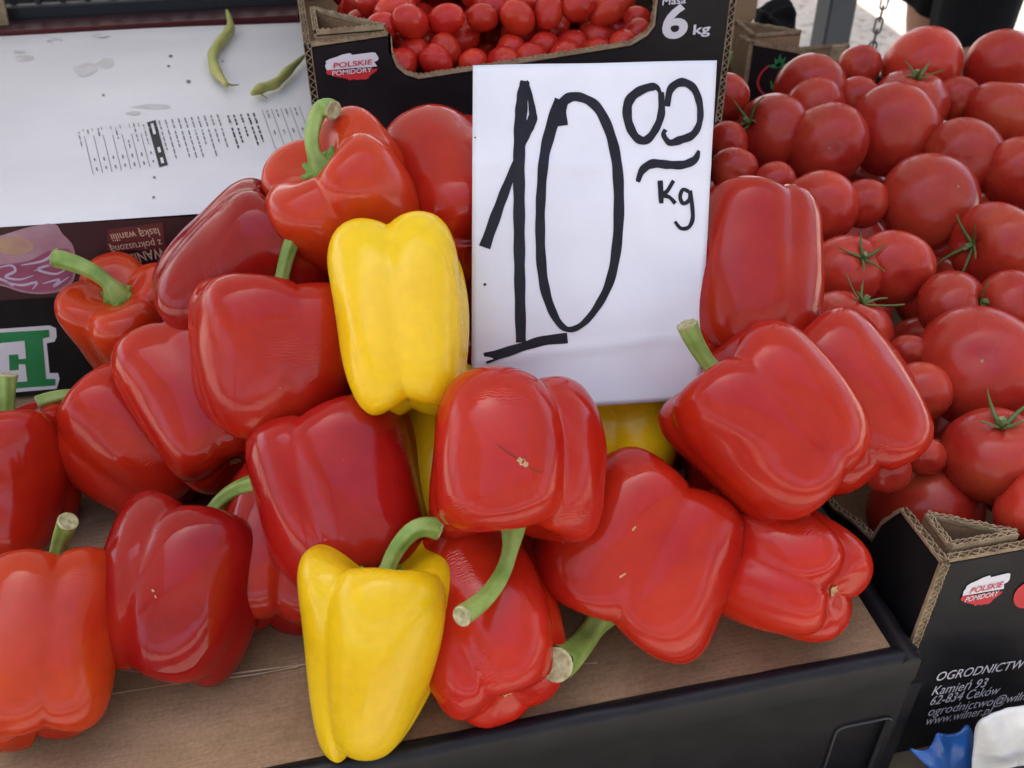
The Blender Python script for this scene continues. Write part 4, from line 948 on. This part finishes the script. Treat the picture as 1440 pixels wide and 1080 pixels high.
def build_wood_crate():
    root = thing('wooden_crate', 'slatted wooden crate with vegetables behind the plum tomato carton', 'crate', (.36, 1.2, TZ))
    y0 = 1.19; x0, x1 = CX1+.012, pY(1062, 30, y0).x; zt = pY(1040, -12, y0).z; n = 7; hh = (zt-TZ)/n
    for k in range(n): obj('slat', boxmesh('slat', (x0, y0, TZ+.002+k*hh), (x1, y0+.007, TZ+(k+1)*hh-.006), 'wood', .001), root)
    for x in (x0, x1-.02): obj('corner_batten', boxmesh('corner_batten', (x, y0+.0075, TZ), (x+.02, y0+.025, zt), 'wood', .001), root)
    obj('back_board', boxmesh('back_board', (x0, y0+.06, TZ), (x1, y0+.066, zt-.01), 'wood', .001), root)
    obj('base', boxmesh('base', (x0, y0+.026, TZ+.001), (x1, y0+.059, TZ+.008), 'wood'), root)
    # draped black bag: lumpy hood
    bm = bmesh.new(); bmesh.ops.create_icosphere(bm, subdivisions=4, radius=1)
    c = dep(1086, 52, 1.32)
    for v in bm.verts:
        p = v.co; s = 1+.10*math.sin(5*p.x+2*p.y)+.08*math.sin(7*p.z+3*p.x)+.05*math.sin(13*p.y+p.x*4)
        sq = lambda t: math.copysign(abs(t)**.6, t)
        v.co = Vector((sq(p.x)*.022*s, sq(p.y)*.03*s, sq(p.z)*.042*s))
    me = bpy.data.meshes.new('black_bag'); bm.to_mesh(me); bm.free(); me.materials.append(MT['cloth']); me.polygons.foreach_set('use_smooth', [True]*len(me.polygons))
    tag(obj('black_bag', me, None, Matrix.Translation(c)), 'lumpy black bag standing behind the carton with the red tomato outline', 'bag')
    c2 = thing('dark_crate', 'dark crate holding green vegetables between the black cartons', 'crate', (.41, 1.1, TZ))
    for z in (.03, .06, .09): obj('slat', boxmesh('slat', (CX1+.012, 1.10, z), (.425, 1.106, z+.022), 'plastic', .001), c2)
    obj('crate_body', boxmesh('crate_body', (CX1+.012, 1.08, TZ), (.425, 1.16, .028), 'plastic'), c2)
    P = [dep(1015, 93, 1.16), dep(1034, 88, 1.16), dep(1052, 86, 1.17)]
    tag(obj('courgette', tube('courgette', [P[0]+(P[2]-P[0])*(k/10)+Vector((0, 0, .004*math.sin(k*.31))) for k in range(11)], [.003, .008, .010, .011, .011, .011, .011, .011, .010, .007, .003], 'cuke', 14)[0]), 'pale green courgette lying on the dark crate between cartons', 'vegetable')
build_wood_crate()
def build_chain():
    a = dep(1255, -40, 1.55); b = dep(1224, 78, 1.55); n = 7; d = (b-a)
    root = thing('hanging_chain', 'thin dark steel chain hanging behind the big tomatoes', 'chain', b)
    L = d.length/n
    V = []; F = []; segs = 28; r = .0016; hw = .0052
    path = []
    for k in range(segs):
        t = 2*math.pi*k/segs; path.append(Vector((hw*math.cos(t), 0, (L*.66-hw)*(1 if math.sin(t) > 0 else -1)*min(1, abs(math.sin(t))*3) + hw*math.sin(t))))
    for k in range(segs):
        T = (path[(k+1) % segs]-path[k-1]).normalized(); N = Vector((0, 1, 0)); B = T.cross(N)
        for q in range(8): a_ = 2*math.pi*q/8; V.append(path[k]+N*r*math.cos(a_)+B*r*math.sin(a_))
    for k in range(segs):
        for q in range(8): F.append((k*8+q, k*8+(q+1) % 8, ((k+1) % segs)*8+(q+1) % 8, ((k+1) % segs)*8+q))
    me = mesh('link', V, F, True, ('chain',))
    for i in range(n):
        c = a+d*((i+.5)/n); m = axis_frame(c, d, RT) @ Matrix.Rotation(R(90*(i % 2)+20), 4, 'Z'); obj('link', me, root, m)
    hk = [a-d*.0, a-d*1.2]; obj('upper_rod', tube('upper_rod', [a, Vector((a.x+.02, a.y, CZ-.02))], [.003, .003], 'chain', 8)[0], root)
    obj('end_ring', tube('end_ring', [b, b-Vector((0, 0, .10))], [.004, .004], 'chain', 8)[0], root)
build_chain()
def skinmesh(name, verts, edges, m, root_i=0, sub=2):
    me = bpy.data.meshes.new(name); me.from_pydata([v[:3] for v in verts], edges, [])
    o = bpy.data.objects.new('tmp', me); COL.objects.link(o)
    s = o.modifiers.new('s', 'SKIN'); u = o.modifiers.new('u', 'SUBSURF'); u.levels = sub; u.render_levels = sub
    for i, v in enumerate(verts):
        me.skin_vertices[0].data[i].radius = (v[3], v[4] if len(v) > 4 else v[3]); me.skin_vertices[0].data[i].use_root = (i == root_i)
    dg = bpy.context.evaluated_depsgraph_get(); r = bpy.data.meshes.new_from_object(o.evaluated_get(dg)); bpy.data.objects.remove(o); bpy.data.meshes.remove(me)
    r.name = name; r.materials.clear(); r.materials.append(MT[m]); r.polygons.foreach_set('use_smooth', [True]*len(r.polygons)); return r
def build_person():
    c = pz(1332, 52, GROUND+.54); P = Vector((c.x, c.y, GROUND))
    root = thing('person', 'person in black knee length shorts standing behind the tomato cartons', 'person', P)
    ex = Matrix.Rotation(R(-78), 3, 'Z') @ RT0; ey = Vector((-ex.y, ex.x, 0))
    W = lambda x, y, z: tuple(P+ex*x+ey*y+Vector((0, 0, z)))
    V = [W(0, 0, .93)+(.13, .10), W(0, .0, 1.12)+(.14, .10), W(0, 0, 1.35)+(.15, .10), W(0, 0, 1.46)+(.07, .07), W(0, -.01, 1.54)+(.055, .055), W(0, -.03, 1.66)+(.080, .095), W(0, -.02, 1.74)+(.06, .07)]
    E = [(0, 1), (1, 2), (2, 3), (3, 4), (4, 5), (5, 6)]
    for s in (-1, 1):
        b = len(V)
        V += [W(s*.10, 0, .82)+(.088, .09), W(s*.10, -.01-s*.03, .52)+(.058, .060), W(s*.10, .03-s*.07, .34)+(.056, .058), W(s*.10, .04-s*.10, .10)+(.036, .04), W(s*.10, .02-s*.10, .05)+(.04, .035), W(s*.105, -.14-s*.10, .03)+(.04, .025)]
        E += [(0, b), (b, b+1), (b+1, b+2), (b+2, b+3), (b+3, b+4), (b+4, b+5)]
        b = len(V); V += [W(s*.18, 0, 1.40)+(.055, .055), W(s*.24, .02, 1.13)+(.042, .042), W(s*.24, -.20, 1.05)+(.030, .03), W(s*.24, -.28, 1.06)+(.040, .018)]
        E += [(2, b), (b, b+1), (b+1, b+2), (b+2, b+3)]
        for q, (dx, ln) in enumerate(((-.026, .07), (-.009, .085), (.009, .08), (.026, .065))):
            f0 = len(V); V += [W(s*.24+dx*.9, -.315, 1.06)+(.009, .009), W(s*.24+dx, -.315-ln*.6, 1.05)+(.0085, .0085), W(s*.24+dx, -.315-ln, 1.03)+(.007, .007)]; E += [(b+3, f0), (f0, f0+1), (f0+1, f0+2)]
    obj('body', skinmesh('body', V, E, 'skin'), root)
    # shorts: two flared legs and a seat, one draped surface
    NS, rows = 40, 16; v = []; f = []
    for s in (-1, 1):
        b = len(v)
        for i in range(rows):
            t = i/(rows-1); zc = 1.0-(1.0-.58)*t
            for k in range(NS):
                a = 2*math.pi*k/NS; fold = 1+.05*math.sin(5*a+s)*t+.03*math.sin(9*a+t*4)*t
                rx = (.10-.02*t)*fold; ry = (.115-.035*t)*fold
                v.append(W(s*(.075+.025*t)+rx*math.cos(a), ry*math.sin(a)-s*.02*t, zc+.012*math.sin(2*a+s)*t))
        for i in range(rows-1):
            for k in range(NS): f.append((b+i*NS+k, b+(i+1)*NS+k, b+(i+1)*NS+(k+1) % NS, b+i*NS+(k+1) % NS))
    o = obj('shorts', mesh('shorts', v, f, True, ('cloth',)), root); m = o.modifiers.new('thickness', 'SOLIDIFY'); m.thickness = .004
    v = []; f = []
    for i in range(14):
        t = i/13; z = .95+.50*t
        for k in range(NS):
            a = 2*math.pi*k/NS; v.append(W((.19+.02*math.sin(t*3)-.10*max(0, t-.85)*4)*math.cos(a)*(1+.02*math.sin(6*a)), (.14-.03*t)*math.sin(a), z))
    for i in range(13):
        for k in range(NS): f.append((i*NS+k, i*NS+(k+1) % NS, (i+1)*NS+(k+1) % NS, (i+1)*NS+k))
    o = obj('shirt', mesh('shirt', v, f, True, ('shirt',)), root); m = o.modifiers.new('thickness', 'SOLIDIFY'); m.thickness = .004
    V = [W(0, .005, 1.62)+(.085, .10), W(0, 0, 1.72)+(.085, .098), W(0, -.01, 1.79)+(.05, .06)]
    obj('hair', skinmesh('hair', V, [(0, 1), (1, 2)], 'hair'), root)
build_person()

# ------------------------------------------------------------------ front right: plastic films
def film(name, label, outline, Y, bulge, m, th=.0012, seed=0, amp=1.0):
    """crumpled film standing in front of the carton: gridded outline pushed out in folds"""
    P = smoothpath(outline, 5, True); c = np.mean(np.array(P), axis=0); v = []; f = []; NR = 16; n = len(P); rg = random.Random(seed); p1, p2, p3 = [rg.uniform(0, 6) for _ in range(3)]
    for i in range(NR+1):
        s = i/NR
        for k in range(n):
            x = c[0]+(P[k][0]-c[0])*s; y = c[1]+(P[k][1]-c[1])*s
            q = pY(x, y, Y); h = bulge*(1-s**3) + amp*(.0030*math.sin(x*.06+y*.03+p1)*s + .0018*math.sin(x*.11-y*.05+p2) + .0010*math.sin(y*.12+x*.05+p3))
            v.append(q+Vector((0, -h, 0)))
    for i in range(NR):
        for k in range(n): f.append((i*n+k, i*n+(k+1) % n, (i+1)*n+(k+1) % n, (i+1)*n+k))
    root = thing(name, label, 'bag', pY(c[0], c[1], Y))
    o = obj('film', mesh('film', v, f, True, (m,)), root); md = o.modifiers.new('thickness', 'SOLIDIFY'); md.thickness = th
    return root
b1 = film('blue_plastic_bag', 'crumpled blue plastic bag in front of the carton with address lettering', [(1277, 1050), (1292, 1045), (1306, 1042), (1318, 1030), (1336, 1034), (1350, 1032), (1368, 1028), (1375, 1060), (1372, 1130), (1330, 1170), (1290, 1150), (1300, 1090), (1294, 1058)], .312, .012, 'blue', seed=2)
b2 = film('white_plastic_bag', 'white plastic bag with black printed line in front of the blue bag', [(1366, 1080), (1369, 1030), (1376, 1010), (1392, 1003), (1410, 1003), (1424, 998), (1450, 996), (1510, 1000), (1530, 1100), (1500, 1200), (1400, 1200), (1364, 1150)], .295, .006, 'bag', seed=4, amp=.6)
pp = smoothpath([(1371, 1082), (1376, 1070), (1384, 1063), (1400, 1060), (1420, 1056), (1450, 1053), (1490, 1052)], 6)
strokedecal('printed_line', pp, [2.5+3.5*min(1, i/14) for i in range(len(pp))], lambda x, y: pY(x, y, .295), (0, -1, 0), .0125, 'ink', b2)
